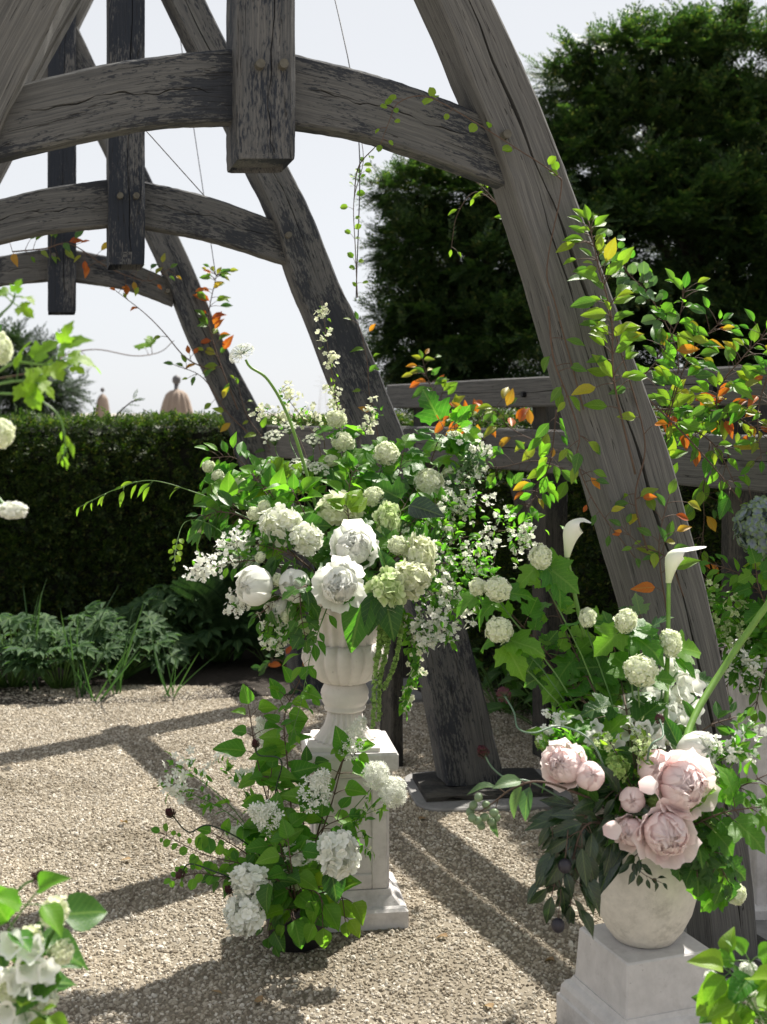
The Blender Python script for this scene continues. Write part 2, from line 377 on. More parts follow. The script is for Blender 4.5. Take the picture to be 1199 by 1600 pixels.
LEAF = {
 'ovate': [leaf_t(ovate, 6, .36, .3 + .15 * k, .25 + .3 * k, 4, .03, k) for k in range(3)],
 'laurel': [leaf_t(lance, 7, .19, .35, .25 + .35 * k, 4, .02, k) for k in range(3)],
 'lance': [leaf_t(lance, 6, .16, .4, .3 + .3 * k, 2, .015, k) for k in range(3)],
 'ellip': [leaf_t(lambda s: max(.03, math.sin(math.pi * s ** .85)), 5, .24, .45, .15 + .35 * k, 4, .02, k) for k in range(3)],
 'round': [leaf_t(roundl, 5, .42, .25, .2 + .2 * k, 4, .02, k) for k in range(2)],
 'hosta': [leaf_t(ovate, 9, .30, .25, .5, 6, .02, k) for k in range(2)],
}
def lobed(seed=0, curl=.35):
    h = [(0, .02), (.02, .2), (-.04, .30), (.10, .36), (.17, .47), (.28, .45), (.42, .57), (.45, .42), (.43, .29), (.47, .21), (.58, .31), (.66, .27), (.76, .28), (.83, .16), (1.0, 0)]
    out = h + [(x, -y) for x, y in h[-2::-1]]
    r = random.Random(seed); c = np.array([.33, 0]); v, uv = [], []
    zf = lambda x, y: .28 * abs(y) - curl * ((x - .2) ** 2 + 0.6 * y * y) + .03 * math.sin(9 * x + seed) * math.cos(8 * y)
    v.append((c[0], 0, zf(c[0], 0))); uv.append((.33, 0))
    for k in (.55, 1.0):
        for x, y in out:
            px, py = c + k * (np.array([x, y]) - c); py += r.uniform(-.008, .008)
            v.append((px, py, zf(px, py))); uv.append((px, py / .4 if abs(py) > .02 else 0))
    m = len(out); f = []
    for i in range(m - 1):
        f.append((0, 1 + i + 1, 1 + i)[::-1]); f.append((1 + i, 1 + i + 1, 1 + m + i + 1, 1 + m + i)[::-1])
    f.append((0, 1 + m - 1, 1)); 
    return T(v, f, uv)
LEAF['lobed'] = [lobed(k, .2 + .3 * k) for k in range(3)]
def fingers(nl=7, seed=0):
    v, f, uv = [], [], []; r = random.Random(seed)
    for k in range(nl):
        a = R(-130 + 260 * k / (nl - 1)); L = (1 - .28 * abs(a) / R(130)) * .62
        ca, sa = math.cos(a), math.sin(a)
        b = len(v)
        for (s, t) in ((0, 0), (.35, -.10), (.62, -.17), (.78, -.09), (1, 0), (.78, .09), (.62, .17), (.35, .10), (.6, 0)):
            x, y = s * L, t * L * 1.25; z = -.35 * (s * L) ** 2 + (.0 if t == 0 else .05)
            v.append((.4 + x * ca - y * sa, x * sa + y * ca, z)); uv.append((s, t * 4))
        for q in range(8): f.append((b + 8, b + q, b + (q + 1) % 8))
    return T(v, f, uv)
LEAF['finger'] = [fingers(7, k) for k in range(2)]
LMESH = {}
def leaf_mesh(kind, m, k):
    key = (kind, m, k)
    if key not in LMESH: LMESH[key] = tmesh('leaf', LEAF[kind][k % len(LEAF[kind])], m)
    return LMESH[key]
def petal_t(n=5, cols=4, wid=.45, cup=.5, back=0.0, ruf=.03, seed=0, notch=0.0):
    v, f, uv = [], [], []; r = random.Random(seed)
    for i in range(n + 1):
        s = i / n; w = wid * (math.sin(math.pi * (s * .62 + .12)) ** .8 if s < 1 else .62)
        for j in range(cols + 1):
            t = 2 * j / cols - 1
            x = s - (.16 * t * t * s ** 3) - notch * (1 - abs(t)) * s ** 8 * .15
            z = cup * (.9 * (w * t) ** 2 * 2.2 + .55 * s * s * (1 - s * .35)) - back * max(0, s - .55) ** 2 * 2.2 + (r.uniform(-ruf, ruf) * s * 1.5)
            v.append((x, w * t, z)); uv.append((s, t))
    c = cols + 1
    for i in range(n):
        for j in range(cols): f.append((i * c + j, (i + 1) * c + j, (i + 1) * c + j + 1, i * c + j + 1))
    return T(v, f, uv)
def floret_t(np_=5, wid=.42, cup=.25, L=1.0, cone=.0, tube_=0.0):
    v, f, uv = [], [], []
    for k in range(np_):
        a = 2 * math.pi * k / np_; ca, sa = math.cos(a), math.sin(a); b = len(v)
        for (s, t) in ((.04, 0), (.45, -.8), (.85, -.75), (1, 0), (.85, .75), (.45, .8), (.55, 0)):
            x, y = s * L, t * wid * L; z = cup * s * s * L + .06 * abs(t) * L
            v.append((x * ca - y * sa, x * sa + y * ca, z)); uv.append((s, t))
        f += [(b + 0, b + 6, b + 1), (b + 6, b + 2, b + 1), (b + 6, b + 3, b + 2), (b + 6, b + 4, b + 3), (b + 6, b + 5, b + 4), (b + 0, b + 5, b + 6)]
    return T(v, f, uv)
FL5 = floret_t(5, .44, .18); FL4 = floret_t(4, .58, .28); FLT = floret_t(4, .34, .5); STAR = floret_t(6, .16, .3); FL5b = floret_t(5, .36, -.15)
def fib(n, jit=0.0, lo=-1.0):
    i = np.arange(n) + .5; z = 1 - (1 - lo) * i / n; ph = i * 2.39996
    r = np.sqrt(np.maximum(0, 1 - z * z)); d = np.stack([r * np.cos(ph), r * np.sin(ph), z], 1)
    d += rng.normal(0, jit, d.shape); return d / np.linalg.norm(d, axis=1, keepdims=True)
def zbasis(z, spin=True):
    z = z / (np.linalg.norm(z, axis=1, keepdims=True) + 1e-12); K = len(z); a = rng.normal(size=(K, 3)); x = np.cross(a, z); x /= np.linalg.norm(x, axis=1, keepdims=True)
    y = np.cross(z, x); return np.stack([x, y, z / np.linalg.norm(z, axis=1, keepdims=True)], 2)
def scaled(A, s): return A * np.asarray(s)[:, None, None]
def ball_mesh(m, n=105, fs=.26, tpl=FL5, lo=-.75, jit=.10, lump=.06, tilt=.25, name='florets'):
    b = Bag(); d = fib(n, jit, lo); r = 1 + rng.normal(0, lump, n)
    A = scaled(zbasis(d + rng.normal(0, tilt, d.shape)), fs * rng.uniform(.8, 1.15, n))
    b.many(tpl, A, d * (r - .12)[:, None])
    d2 = fib(n // 2, .1, -1)                                    # inner layer so that no gap shows through
    b.many(tpl, scaled(zbasis(d2), np.full(len(d2), fs * 1.1)), d2 * .66)
    return b.mesh(name, m)

# ------------------------------------------------------------------ ground, gravel, bed
def gravel_mat(name, k=1.0):
    m, n, l, out = mat(name)
    oi = n.new('ShaderNodeObjectInfo'); tc = n.new('ShaderNodeTexCoord')
    nz = N(n, 'ShaderNodeTexNoise', Scale=70.0, Detail=8.0, Roughness=.7); l.new(tc.outputs['Object'], nz.inputs['Vector'])
    r = mth(n, l, 'FRACT', mth(n, l, 'ADD', oi.outputs['Random'], mth(n, l, 'MULTIPLY', nz.outputs[0], .25)))
    c = ramp(n, l, r, [(0, (.17 * k, .14 * k, .105 * k)), (.3, (.33 * k, .285 * k, .22 * k)), (.75, (.46 * k, .41 * k, .335 * k)), (1, (.66 * k, .62 * k, .55 * k))])
    ge = n.new('ShaderNodeNewGeometry'); n2 = N(n, 'ShaderNodeTexNoise', Scale=1.6, Detail=6.0, Roughness=.62); l.new(ge.outputs['Position'], n2.inputs['Vector'])
    c = mix(n, l, 1.0, c, ramp(n, l, n2.outputs[0], [(.32, (.74, .72, .68)), (.5, (1, 1, 1)), (.7, (1.12, 1.1, 1.06))]), 'MULTIPLY')
    b = N(n, 'ShaderNodeBsdfPrincipled', Roughness=.85); b.inputs['Specular IOR Level'].default_value = .2
    l.new(c, b.inputs['Base Color'])
    bm = N(n, 'ShaderNodeBump', Strength=.6, Distance=.01); l.new(nz.outputs[0], bm.inputs['Height']); l.new(bm.outputs[0], b.inputs['Normal'])
    l.new(b.outputs[0], out.inputs[0]); return m
M['gravel'] = gravel_mat('gravel_stone', 1.18); M['gravel_base'] = gravel_mat('gravel_bed', .62)
def sheet(name, pts, z, m):
    return tag(mk(name, T([(x, y, z) for x, y in pts], [tuple(range(len(pts)))]), m, smooth=False), kind='structure')
sheet('ground', [(-2000, -2000), (2000, -2000), (2000, 2000), (-2000, 2000)], -.012, M['gravel_base'])
bed = [(-9, 6.62), (-2.2, 6.55), (-1.2, 6.62), (-.62, 6.78), (.0, 6.95), (.9, 6.6), (1.35, 5.4), (1.75, 4.4), (6, 4.2), (9, 12), (-9, 12)]
sheet('planting_bed', bed, .004, M['soil'])
g = link('gravel', None)
# uneven gravel surface the stones lie on
gx = np.linspace(-3.2, 2.4, 57); gy = np.linspace(2.35, 7.0, 48)
V = [(x, y, .004 * math.sin(x * 3.1 + y * 1.7) + .004 * math.sin(y * 4.3 - x * 2)) for y in gy for x in gx]
Fc = [(j * 57 + i, j * 57 + i + 1, (j + 1) * 57 + i + 1, (j + 1) * 57 + i) for j in range(47) for i in range(56)]
bpy.data.objects.remove(g)
g = mk('gravel', T(V, Fc), M['gravel_base']); tag(g, 'pale beige loose gravel covering the courtyard', 'gravel', kind='stuff')
ng = bpy.data.node_groups.new('gravel_scatter', 'GeometryNodeTree')
ng.interface.new_socket('Geometry', in_out='INPUT', socket_type='NodeSocketGeometry'); ng.interface.new_socket('Geometry', in_out='OUTPUT', socket_type='NodeSocketGeometry')
n = ng.nodes; l = ng.links; gi = n.new('NodeGroupInput'); go = n.new('NodeGroupOutput')
jn = n.new('GeometryNodeJoinGeometry')
def rvnode(lo, hi, seed):
    r = n.new('FunctionNodeRandomValue'); r.data_type = 'FLOAT_VECTOR'; r.inputs[0].default_value = lo; r.inputs[1].default_value = hi; r.inputs['Seed'].default_value = seed; return r.outputs[0]
for (dens, smin, smax, seed) in ((9500, .0032, .0064, 1), (1300, .006, .0095, 2), (60, .009, .015, 3)):
    dp = n.new('GeometryNodeDistributePointsOnFaces'); dp.inputs['Density'].default_value = dens; dp.inputs['Seed'].default_value = seed
    ic = n.new('GeometryNodeMeshIcoSphere'); ic.inputs['Subdivisions'].default_value = 1; ic.inputs['Radius'].default_value = 1.0
    sp = n.new('GeometryNodeSetPosition'); noi = n.new('ShaderNodeTexNoise'); noi.inputs['Scale'].default_value = 1.3 + .4 * seed
    vm = n.new('ShaderNodeVectorMath'); vm.operation = 'MULTIPLY_ADD'; l.new(noi.outputs['Color'], vm.inputs[0]); vm.inputs[1].default_value = (1.3, 1.3, 1.3); vm.inputs[2].default_value = (-.65, -.65, -.65)
    l.new(ic.outputs[0], sp.inputs['Geometry']); l.new(vm.outputs[0], sp.inputs['Offset'])
    sm = n.new('GeometryNodeSetMaterial'); sm.inputs['Material'].default_value = M['gravel']; l.new(sp.outputs[0], sm.inputs[0])
    ss = n.new('GeometryNodeSetShadeSmooth'); ss.inputs['Shade Smooth'].default_value = False; l.new(sm.outputs[0], ss.inputs[0])
    ip = n.new('GeometryNodeInstanceOnPoints'); l.new(gi.outputs[0], dp.inputs[0]); l.new(dp.outputs[0], ip.inputs['Points']); l.new(ss.outputs[0], ip.inputs['Instance'])
    l.new(rvnode((0, 0, 0), (6.28, 6.28, 6.28), seed * 7), ip.inputs['Rotation']); l.new(rvnode((smin, smin, smin * .6), (smax, smax, smax * .8), seed * 9), ip.inputs['Scale'])
    l.new(ip.outputs[0], jn.inputs[0])
l.new(gi.outputs[0], jn.inputs[0]); l.new(jn.outputs[0], go.inputs[0])
md = g.modifiers.new('scatter', 'NODES'); md.node_group = ng

# ------------------------------------------------------------------ oak frames
TH = R(15.0); TT = math.tan(TH)
FR = {1: (413.5, 3.12), 2: (198.0, 4.65), 3: (97.0, 6.4)}
def fplane(k, px, py, off=0.0):
    kx, Yk = FR[k]; Xk = (kx - CX) / FPX * Yk; q = (px - CX) / FPX
    Y = (Yk - Xk * TT) / (1 - q * TT); X = q * Y
    return (X - Xk) / math.cos(TH), CAMH - (py - HOR) * Y / FPX
def onframe(k, px, py, off=0.0):             # world point off metres in front of the frame's face
    kx, Yk = FR[k]; Xk = (kx - CX) / FPX * Yk; u, z = fplane(k, px, py)
    return Vector((Xk + u * math.cos(TH) + off * math.sin(TH), Yk + u * math.sin(TH) - off * math.cos(TH), z))
def beam(name, stations, v0, v1, parent, m='oak', n=40, cracks=(), bev=.007, seed=0, rough=.0009):
    A = catmull([s[0] for s in stations], n); B = catmull([s[1] for s in stations], n)
    r = random.Random(seed); V, G = [], []; L = 0.0; ncr = len(cracks)
    for i in range(n + 1):
        a, b = A[i], B[i]; d = b - a; w = np.linalg.norm(d); d = d / w
        if i: L += np.linalg.norm((A[i] + B[i] - A[i - 1] - B[i - 1]) / 2)
        jit = lambda: r.uniform(-rough, rough)
        ring = [(bev, v0)]
        for (c0, c1, wd, dep, s0, s1, ph) in cracks:
            s = i / n; k = max(0.0, min(1.0, (s - s0) * 10, (s1 - s) * 10)); cc = (c0 + (c1 - c0) * s) * w + .006 * math.sin(s * 17 + ph) + .003 * math.sin(s * 53 + ph)
            ww = wd * k * (.7 + .4 * math.sin(s * 31 + ph)) + .0004
            ring += [(cc - ww, v0), (cc, v0 + dep * k + .0002), (cc + ww, v0)]
        ring += [(w - bev, v0), (w, v0 + bev), (w, v1 - bev), (w - bev, v1), (bev, v1), (0, v1 - bev), (0, v0 + bev)]
        for j, (t, v) in enumerate(ring):
            p = a + d * (t + jit()); V.append((p[0], v + jit(), p[1])); G.append((L, t, v - v0))
    c = len(V) // (n + 1); F = []
    for i in range(n):
        for j in range(c): F.append((i * c + j, i * c + (j + 1) % c, (i + 1) * c + (j + 1) % c, (i + 1) * c + j))
    F.append(tuple(range(c))[::-1]); F.append(tuple(n * c + j for j in range(c)))
    b = Bag(); b.tpl(T(V, F)); return link(name, b.mesh(name, m, False, G), parent)
def mir(st, uk): return [((2 * uk - b[0], b[1]), (2 * uk - a[0], a[1])) for a, b in st]
BL = {1: [(-520, 430, 512), (-300, 538, 625), (0, 684, 771), (117, 733, 826), (233, 782, 873), (332, 815, 910), (442, 850, 951), (580, 890, 1000), (700, 926, 1045), (821, 962, 1079), (950, 1000, 1112), (1150, 1050, 1150), (1380, 1100, 1178), (1505, 1116, 1188)],
      2: [(-440, 45, 108), (-300, 122, 182), (0, 266, 322), (130, 330, 388), (258, 391, 450), (330, 426, 486), (440, 462, 530), (500, 487, 559), (625, 535, 611), (700, 565, 640), (850, 610, 690), (1000, 656, 735), (1228, 700, 792)],
      3: [(-350, -108, -62), (-100, 8, 56), (0, 55, 103), (95, 99, 147), (200, 149, 198), (400, 246, 294), (525, 296, 346), (650, 354, 411), (720, 377, 436), (900, 430, 495), (1085, 462, 530)]}
CO = {1: [((455, 73), (455, 187)), ((560, 99), (560, 203)), ((660, 130), (660, 233)), ((800, 186), (800, 284))],
      2: [((225, 279), (225, 352)), ((330, 304), (330, 372)), ((455, 349), (455, 411))],
      3: [((118, 388), (118, 438)), ((200, 407), (200, 451)), ((272, 437), (272, 477))]}
KP = {1: (368, 459, 243, 'nearest'), 2: (170, 226, 395, 'middle'), 3: (75, 119, 464, 'farthest')}
PEG = {1: [(402, 108), (438, 108), (788, 212)], 2: [(187, 309), (212, 309), (450, 368)], 3: [(84, 400), (108, 400), (262, 455)]}
fl = {1: 'nearest oak cruck frame with thick hanging post and cracked leaning blade', 2: 'middle oak cruck frame standing behind the urn bouquet', 3: 'farthest oak cruck frame with orange leaved vine on its collar'}
Pf = fplane
for k in (1, 2, 3):
    kx, Yk = FR[k]; Xk = (kx - CX) / FPX * Yk
    t = thing('oak_cruck_frame', (Xk, Yk, 0), fl[k], 'timber frame', 'oak cruck frames of the pergola'); t.rotation_euler = (0, 0, TH)
    l0, r0, kb, _ = KP[k]; uk = (Pf(k, l0, 200)[0] + Pf(k, r0, 200)[0]) / 2
    st = [(Pf(k, a, y), Pf(k, b, y)) for y, a, b in BL[k]]
    cr = {1: ((.34, .40, .003, .04, .36, .56, 2), (.50, .66, .005, .05, .05, .97, 0)), 2: ((.45, .55, .002, .02, .05, .5, 1), (.55, .6, .003, .025, .7, .97, 3)), 3: ((.5, .55, .002, .015, .1, .8, 1),)}[k]
    beam('blade', st, 0, .15, t, 'oak_plain' if k == 1 else 'oak', 70, cr, seed=k)
    beam('blade', mir(st, uk), 0, .15, t, 'oak_plain', 70, cr[:1], seed=k + 5)
    ct = [(Pf(k, *a), Pf(k, *b)) for a, b in CO[k]]
    beam('collar', ct, .045, .125, t, 'oak', 30, ((.5, .45, .0015, .01, .1, .9, 2),), seed=k + 9)
    beam('collar', mir(ct, uk), .045, .125, t, 'oak', 30, ((.4, .6, .0015, .01, .1, .9, 4),), seed=k + 13)
    ks = [(Pf(k, l0, y), Pf(k, r0, y)) for y in (-560 if k == 1 else -470 if k == 2 else -380, 0, kb - 12)]
    b0, b1 = Pf(k, l0, kb), Pf(k, r0, kb); e = .008
    ks.append(((b0[0] + e, b0[1]), (b1[0] - e, b1[1])))
    beam('king_post', ks, -.03, .165, t, 'oak_worn', 36, ((.6, .55, .0012, .01, .1, .8, 2),), seed=k + 20, bev=.012)
    for i, (px, py) in enumerate(PEG[k]):
        u, z = Pf(k, px, py); f0 = -.03 if i < 2 else 0.0
        pg = tube([(u, f0 + .05, z), (u, f0 - .026, z)], .013, .0115, 9, 1)
        mk('peg', pg, 'peg', t, smooth=False)
    u = (Pf(k, *[(BL[k][-1][1] + BL[k][-1][2]) / 2, BL[k][-1][0]]))[0]
for k, ux, w, lab in ((1, 1150, .62, 'dark timber sill under the nearest leaning blade'), (2, 742, .5, 'dark weathered timber sill under the middle leaning blade'), (3, 560, .62, 'dark timber sill behind the urn under the farthest blade')):
    yb = BL[k][-1][0]; p = onframe(k, ux, yb); bx = []
    zt = p.z + .004; h = zt + .02
    o2 = thing('timber_sill', (p.x, p.y, 0), lab, 'timber', 'timber sills under the blades'); o2.rotation_euler = (0, 0, TH * (1 if k != 2 else .55))
    beam('sleeper', [((-w * .42 + i * w / 3, zt), (-w * .42 + i * w / 3, -.02)) for i in range(4)], -.10, .22, o2, 'oak_dark', 10, ((.4, .5, .004, .02, 0, 1, 1),), .012, seed=k + 40, rough=.005)
    # concrete pad below
    a = [(.62 * w * math.copysign(abs(math.cos(q)) ** .35, math.cos(q)) + .06, .06 + .26 * math.copysign(abs(math.sin(q)) ** .35, math.sin(q))) for q in np.linspace(0, 2 * math.pi, 40, endpoint=False)]
    vv = [(x, y, -.01) for x, y in a] + [(x, y, .014) for x, y in a] + [(x * .985, y * .97, .02) for x, y in a]
    ff = [(i, (i + 1) % 40, 40 + (i + 1) % 40, 40 + i) for i in range(40)] + [(40 + i, 40 + (i + 1) % 40, 80 + (i + 1) % 40, 80 + i) for i in range(40)] + [tuple(range(80, 120))]
    pd = mk('concrete_pad', T(vv, ff), 'concrete', None, (p.x, p.y, 0), smooth=False); pd.rotation_euler = (0, 0, TH * .5); tag(pd, kind='structure')

# side trellis: posts and rails to the right of the blades
P0 = Vector((.04, 7.0, 0)); P1 = Vector((1.16, 4.2, 0)); du = (P1 - P0).normalized(); L0 = (P1 - P0).length
tr = thing('timber_trellis', P0, 'grey oak post and rail trellis running along the right side', 'trellis')
tr.rotation_euler = (0, 0, math.atan2(du.y, du.x))
for nm, z0, z1, a, b in (('rail', 1.525, 1.655, -.06, 4.6), ('rail', 1.245, 1.428, -.9, 4.6)):
    beam(nm, [((a + (b - a) * i / 3, z1), (a + (b - a) * i / 3, z0)) for i in range(4)], 0, .06, tr, 'oak_plain', 30, ((.5, .4, .0015, .012, .1, .9, 2),), seed=int(a * 10) + 60)
for a in (.22, 1.55, 2.9, 4.2):
    beam('post', [((a - .06, z), (a + .06, z)) for z in (0, .8, 1.6)], .064, .18, tr, 'oak_dark', 14, seed=int(a * 9))
beam('brace', [((1.25, 1.2), (1.36, 1.2)), ((1.5, .75), (1.61, .75))], .066, .13, tr, 'oak_dark', 8)
for a, z in ((.5, 1.58), (1.55, 1.58), (1.6, 1.34), (2.9, 1.58), (2.95, 1.34)):
    mk('bolt', tube([(a, .02, z), (a, -.018, z)], .013, .013, 6, 1), 'iron', tr, smooth=False)
# rail between the middle and farthest frame
qa = P(650, 700, 5.35); qb = P(402, 697, 6.95); q0 = Vector((qa.x, qa.y, 0)); d2 = Vector((qb.x - qa.x, qb.y - qa.y, 0))
tl = thing('tie_rail', q0, 'short grey tie rail between the middle and farthest blades', 'rail'); tl.rotation_euler = (0, 0, math.atan2(d2.y, d2.x))
beam('rail', [((d2.length * i / 3, 1.435), (d2.length * i / 3, 1.27)) for i in range(4)], 0, .06, tl, 'oak_plain', 12)
beam('post', [((.1, z), (.22, z)) for z in (0, .7, 1.25)], .002, .06, tl, 'oak_dark', 6)

# wires
wl = [([onframe(2, 517, -60, -.05), onframe(2, 530, 220, .3), onframe(2, 545, 470, .12)], 'thin black wire hanging to the middle blade with a climbing vine'),
      ([onframe(3, 262, -40, .1), onframe(3, 300, 210, .1), onframe(3, 335, 430, .05)], 'thin black wire hanging to the farthest blade'),
      ([onframe(1, 459, 62, -.1), onframe(1, 590, 120, -.14)], 'short slanting wire behind the nearest right collar'),
      ([onframe(2, 226, 195, -.05), onframe(2, 335, 308, -.12)], 'slanting wire from the middle hanging post to its collar')]
for p, lab in wl: tag(mk('support_wire', tube(p, .0022, .0022, 5, 10), 'wire'), lab, 'wire', 'support wires')

# ------------------------------------------------------------------ hedge, trees, far things
def sprig_t(nl, L=1.0, ll=.28, lw=.07, droop=.25, seed=0, flat=.15):
    r = random.Random(seed); v, f, uv = [], [], []
    for i in range(nl):
        s = .08 + .92 * i / (nl - 1); side = 1 if i % 2 else -1
        a = R(48 + r.uniform(-12, 12)) * side * (1 - .75 * (i == nl - 1)); le = ll * (1 - .35 * s) * r.uniform(.8, 1.2)
        x0, z0 = s * L, -droop * s * s; dx, dy = math.cos(a) * le, math.sin(a) * le; nx, ny = -math.sin(a) * lw, math.cos(a) * lw
        dz = r.uniform(-flat, flat) * le; b = len(v)
        v += [(x0, 0, z0), (x0 + dx * .5 + nx, dy * .5 + ny, z0 + dz * .5 + lw * .4), (x0 + dx, dy, z0 + dz), (x0 + dx * .5 - nx, dy * .5 - ny, z0 + dz * .5 + lw * .3)]
        f.append((b, b + 1, b + 2, b + 3)[::-1]); uv += [(0, 0), (.5, .6), (1, 0), (.5, -.6)]
    return T(v, f, uv)
YEW = [sprig_t(15, 1, .30, .045, .25, k) for k in range(3)]
HSP = [sprig_t(10, 1, .42, .075, .1, k, .5) for k in range(3)]
def scatter(bag, tpls, pos, dirs, ups, size):
    K = len(pos); w = rng.integers(0, len(tpls), K)
    A = scaled(basis(dirs, ups), size)
    for i, t in enumerate(tpls): bag.many(t, A[w == i], pos[w == i])
# hedges: long clipped blocks with a slightly uneven skin
def bump2(x, z): return .04 * np.sin(x * 2.3 + z * 3) + .03 * np.sin(x * 5.1 - z * 4.3) + .02 * np.sin(x * 11 + z * 7)
def hedge(loc, rz, xa, xb, dep, HZ, segs, label):
    hd = thing('yew_hedge', loc, label, 'hedge', 'clipped yew hedges'); hd.rotation_euler = (0, 0, rz)
    mk('hedge_core', boxt(xa, xb, .10, dep - .10, 0, HZ - .035, .03), 'core', hd, smooth=False)  # solid dark box added inside the hedge to block light
    hb = Bag()
    for k, (nn, x0, x1) in enumerate(segs):
        x = rng.uniform(x0, x1, nn); z = rng.uniform(.05, HZ + .02, nn); y = bump2(x, z) + np.abs(rng.normal(0, .05, nn))
        d = np.stack([rng.normal(0, .6, nn), -np.abs(rng.normal(.7, .35, nn)), rng.normal(.35, .6, nn)], 1); u = np.stack([rng.normal(0, .6, nn), rng.normal(-.5, .4, nn), np.full(nn, 1.0)], 1)
        scatter(hb, HSP, np.stack([x, y, z], 1), d, u, rng.uniform(.05, .10, nn))
        nt_ = nn // 2; x = rng.uniform(x0, x1, nt_); y = rng.uniform(-.02, dep, nt_); z = HZ + .012 * np.sin(x * 3.7) + .01 * np.sin(x * 9 + y * 5) + rng.normal(-.025, .012, nt_)
        d = np.stack([rng.normal(0, .7, nt_), rng.normal(-.2, .6, nt_), np.abs(rng.normal(.8, .3, nt_))], 1)
        scatter(hb, HSP, np.stack([x, y, z], 1), d, rng.normal(0, 1, (nt_, 3)), rng.uniform(.035, .07, nt_))
    tag(link('hedge_foliage', hb.mesh('hedge_foliage', 'hedge'), hd), kind='stuff')
hedge((0, 8.1, 0), 0, -9, 9, 1.2, 1.44, ((17000, -4.6, 1.2), (6000, 1.2, 5.5), (2500, -9, -4.6)), 'clipped dark green yew hedge running along the back')
hv = Vector((-du.y, du.x, 0)); hedge(P0 + hv * .38, math.atan2(du.y, du.x), -.5, 3.4, .75, 1.46, ((7500, -.5, 3.4),), 'dark yew hedge close behind the right trellis')
# a stray shoot above the hedge
def yew_tree(name, label, px_base, Y, blobs, dens, sz, m='yew', limbs=True, group='yew trees behind the hedge', depth=1.0):
    base = P(px_base, HOR, Y); base.z = 0
    t = thing(name, base, label, 'tree', group); B = Bag(); tb = Bag()
    top = min(b[1] - b[2] for b in blobs); H = P(px_base, top, Y).z
    tb.tpl(tube([(0, 0, -.05), (.05, .05, H * .4), (-.04, .1, H * .85)], .20 * Y / 11, .04, 9, 10))
    for (bx, by, br) in blobs:
        c = np.array(P(bx, by, Y) - base); r = br * Y / FPX; c[1] += rng.uniform(-.25, .35) * r * depth
        K = int(dens * br * br / 1e4)
        # limb into the blob then twigs
        zt = max(.4, c[2] * .72); tb.tpl(tube([(0, .05, zt), (c[0] * .5, c[1] * .5, (zt + c[2]) / 2 + .1), tuple(c)], .05 * Y / 11, .015, 5, 6))
        nsh = 26                                                    # boughs: short branchlets that carry the sprays in layers
        bd = fib(nsh, .25); 
        for q in range(nsh):
            e = c + bd[q] * r * np.array([1, 1, .92]); kk = max(6, int(K / nsh))
            s = rng.uniform(.35, 1.05, kk)[:, None]; pos = c + (e - c) * s + rng.normal(0, .10 * r, (kk, 3)) * np.array([1, 1, .55])
            d = bd[q][None] * .9 + rng.normal(0, .55, (kk, 3)); d[:, 2] = d[:, 2] * .6 - .05 + .25 * (bd[q][2] > .3)
            up = np.stack([rng.normal(0, .35, kk), rng.normal(-.15, .35, kk), np.ones(kk)], 1)
            scatter(B, YEW, pos, d, up, rng.uniform(.7, 1.25, kk) * sz)
    link('trunk', tb.mesh('trunk', 'bark'), t); tag(link('crown', B.mesh('crown', m), t), kind='stuff')
yew_tree('yew_tree', 'tall dark yew tree filling the upper right behind the frame', 1090, 11.5,
  [(905, 155, 75), (985, 105, 75), (1075, 95, 78), (1170, 100, 88), (890, 270, 90), (985, 235, 120), (1110, 235, 130), (1230, 240, 130), (900, 400, 110), (1030, 390, 150), (1180, 400, 150), (930, 540, 120), (1080, 550, 150), (1220, 560, 140), (1320, 300, 150), (1320, 500, 150), (1420, 420, 160)], 2100, .21)
yew_tree('yew_tree', 'lower dark yew tree with loose left edge beside the tall one', 745, 10.4,
  [(650, 305, 58), (720, 305, 70), (790, 320, 85), (640, 385, 48), (700, 400, 85), (790, 430, 100), (645, 465, 50), (640, 540, 58), (710, 520, 90), (800, 560, 110), (870, 420, 90), (690, 600, 80), (610, 300, 22), (603, 500, 24), (606, 395, 22)], 2300, .17)
yew_tree('round_tree', 'hazy dark round tree beyond the hedge at far left', 40, 26, [(20, 600, 75), (60, 610, 55), (25, 560, 45), (80, 620, 40), (-40, 590, 80)], 1100, .42, 'yew_far', group=None)
t = thing('yew_shoot', P(170, 650, 8.6), 'single dark yew shoot sticking up from the hedge top', 'shoot')
B = Bag(); a0 = Vector((0, 0, -.1)); pts = [(0, 0, -.1), (.05, 0, 0), (.15, -.02, .09), (.19, -.02, .105)]
mk('stem', tube(pts, .006, .003), 'bark', t)
pp = np.array(catmull(pts, 12)); scatter(B, YEW, pp, np.tile([[.8, 0, .4]], (13, 1)) + rng.normal(0, .4, (13, 3)), np.tile([[0, -.6, 1.]], (13, 1)), np.full(13, .07))
tag(link('needles', B.mesh('needles', 'yew'), t), kind='stuff')
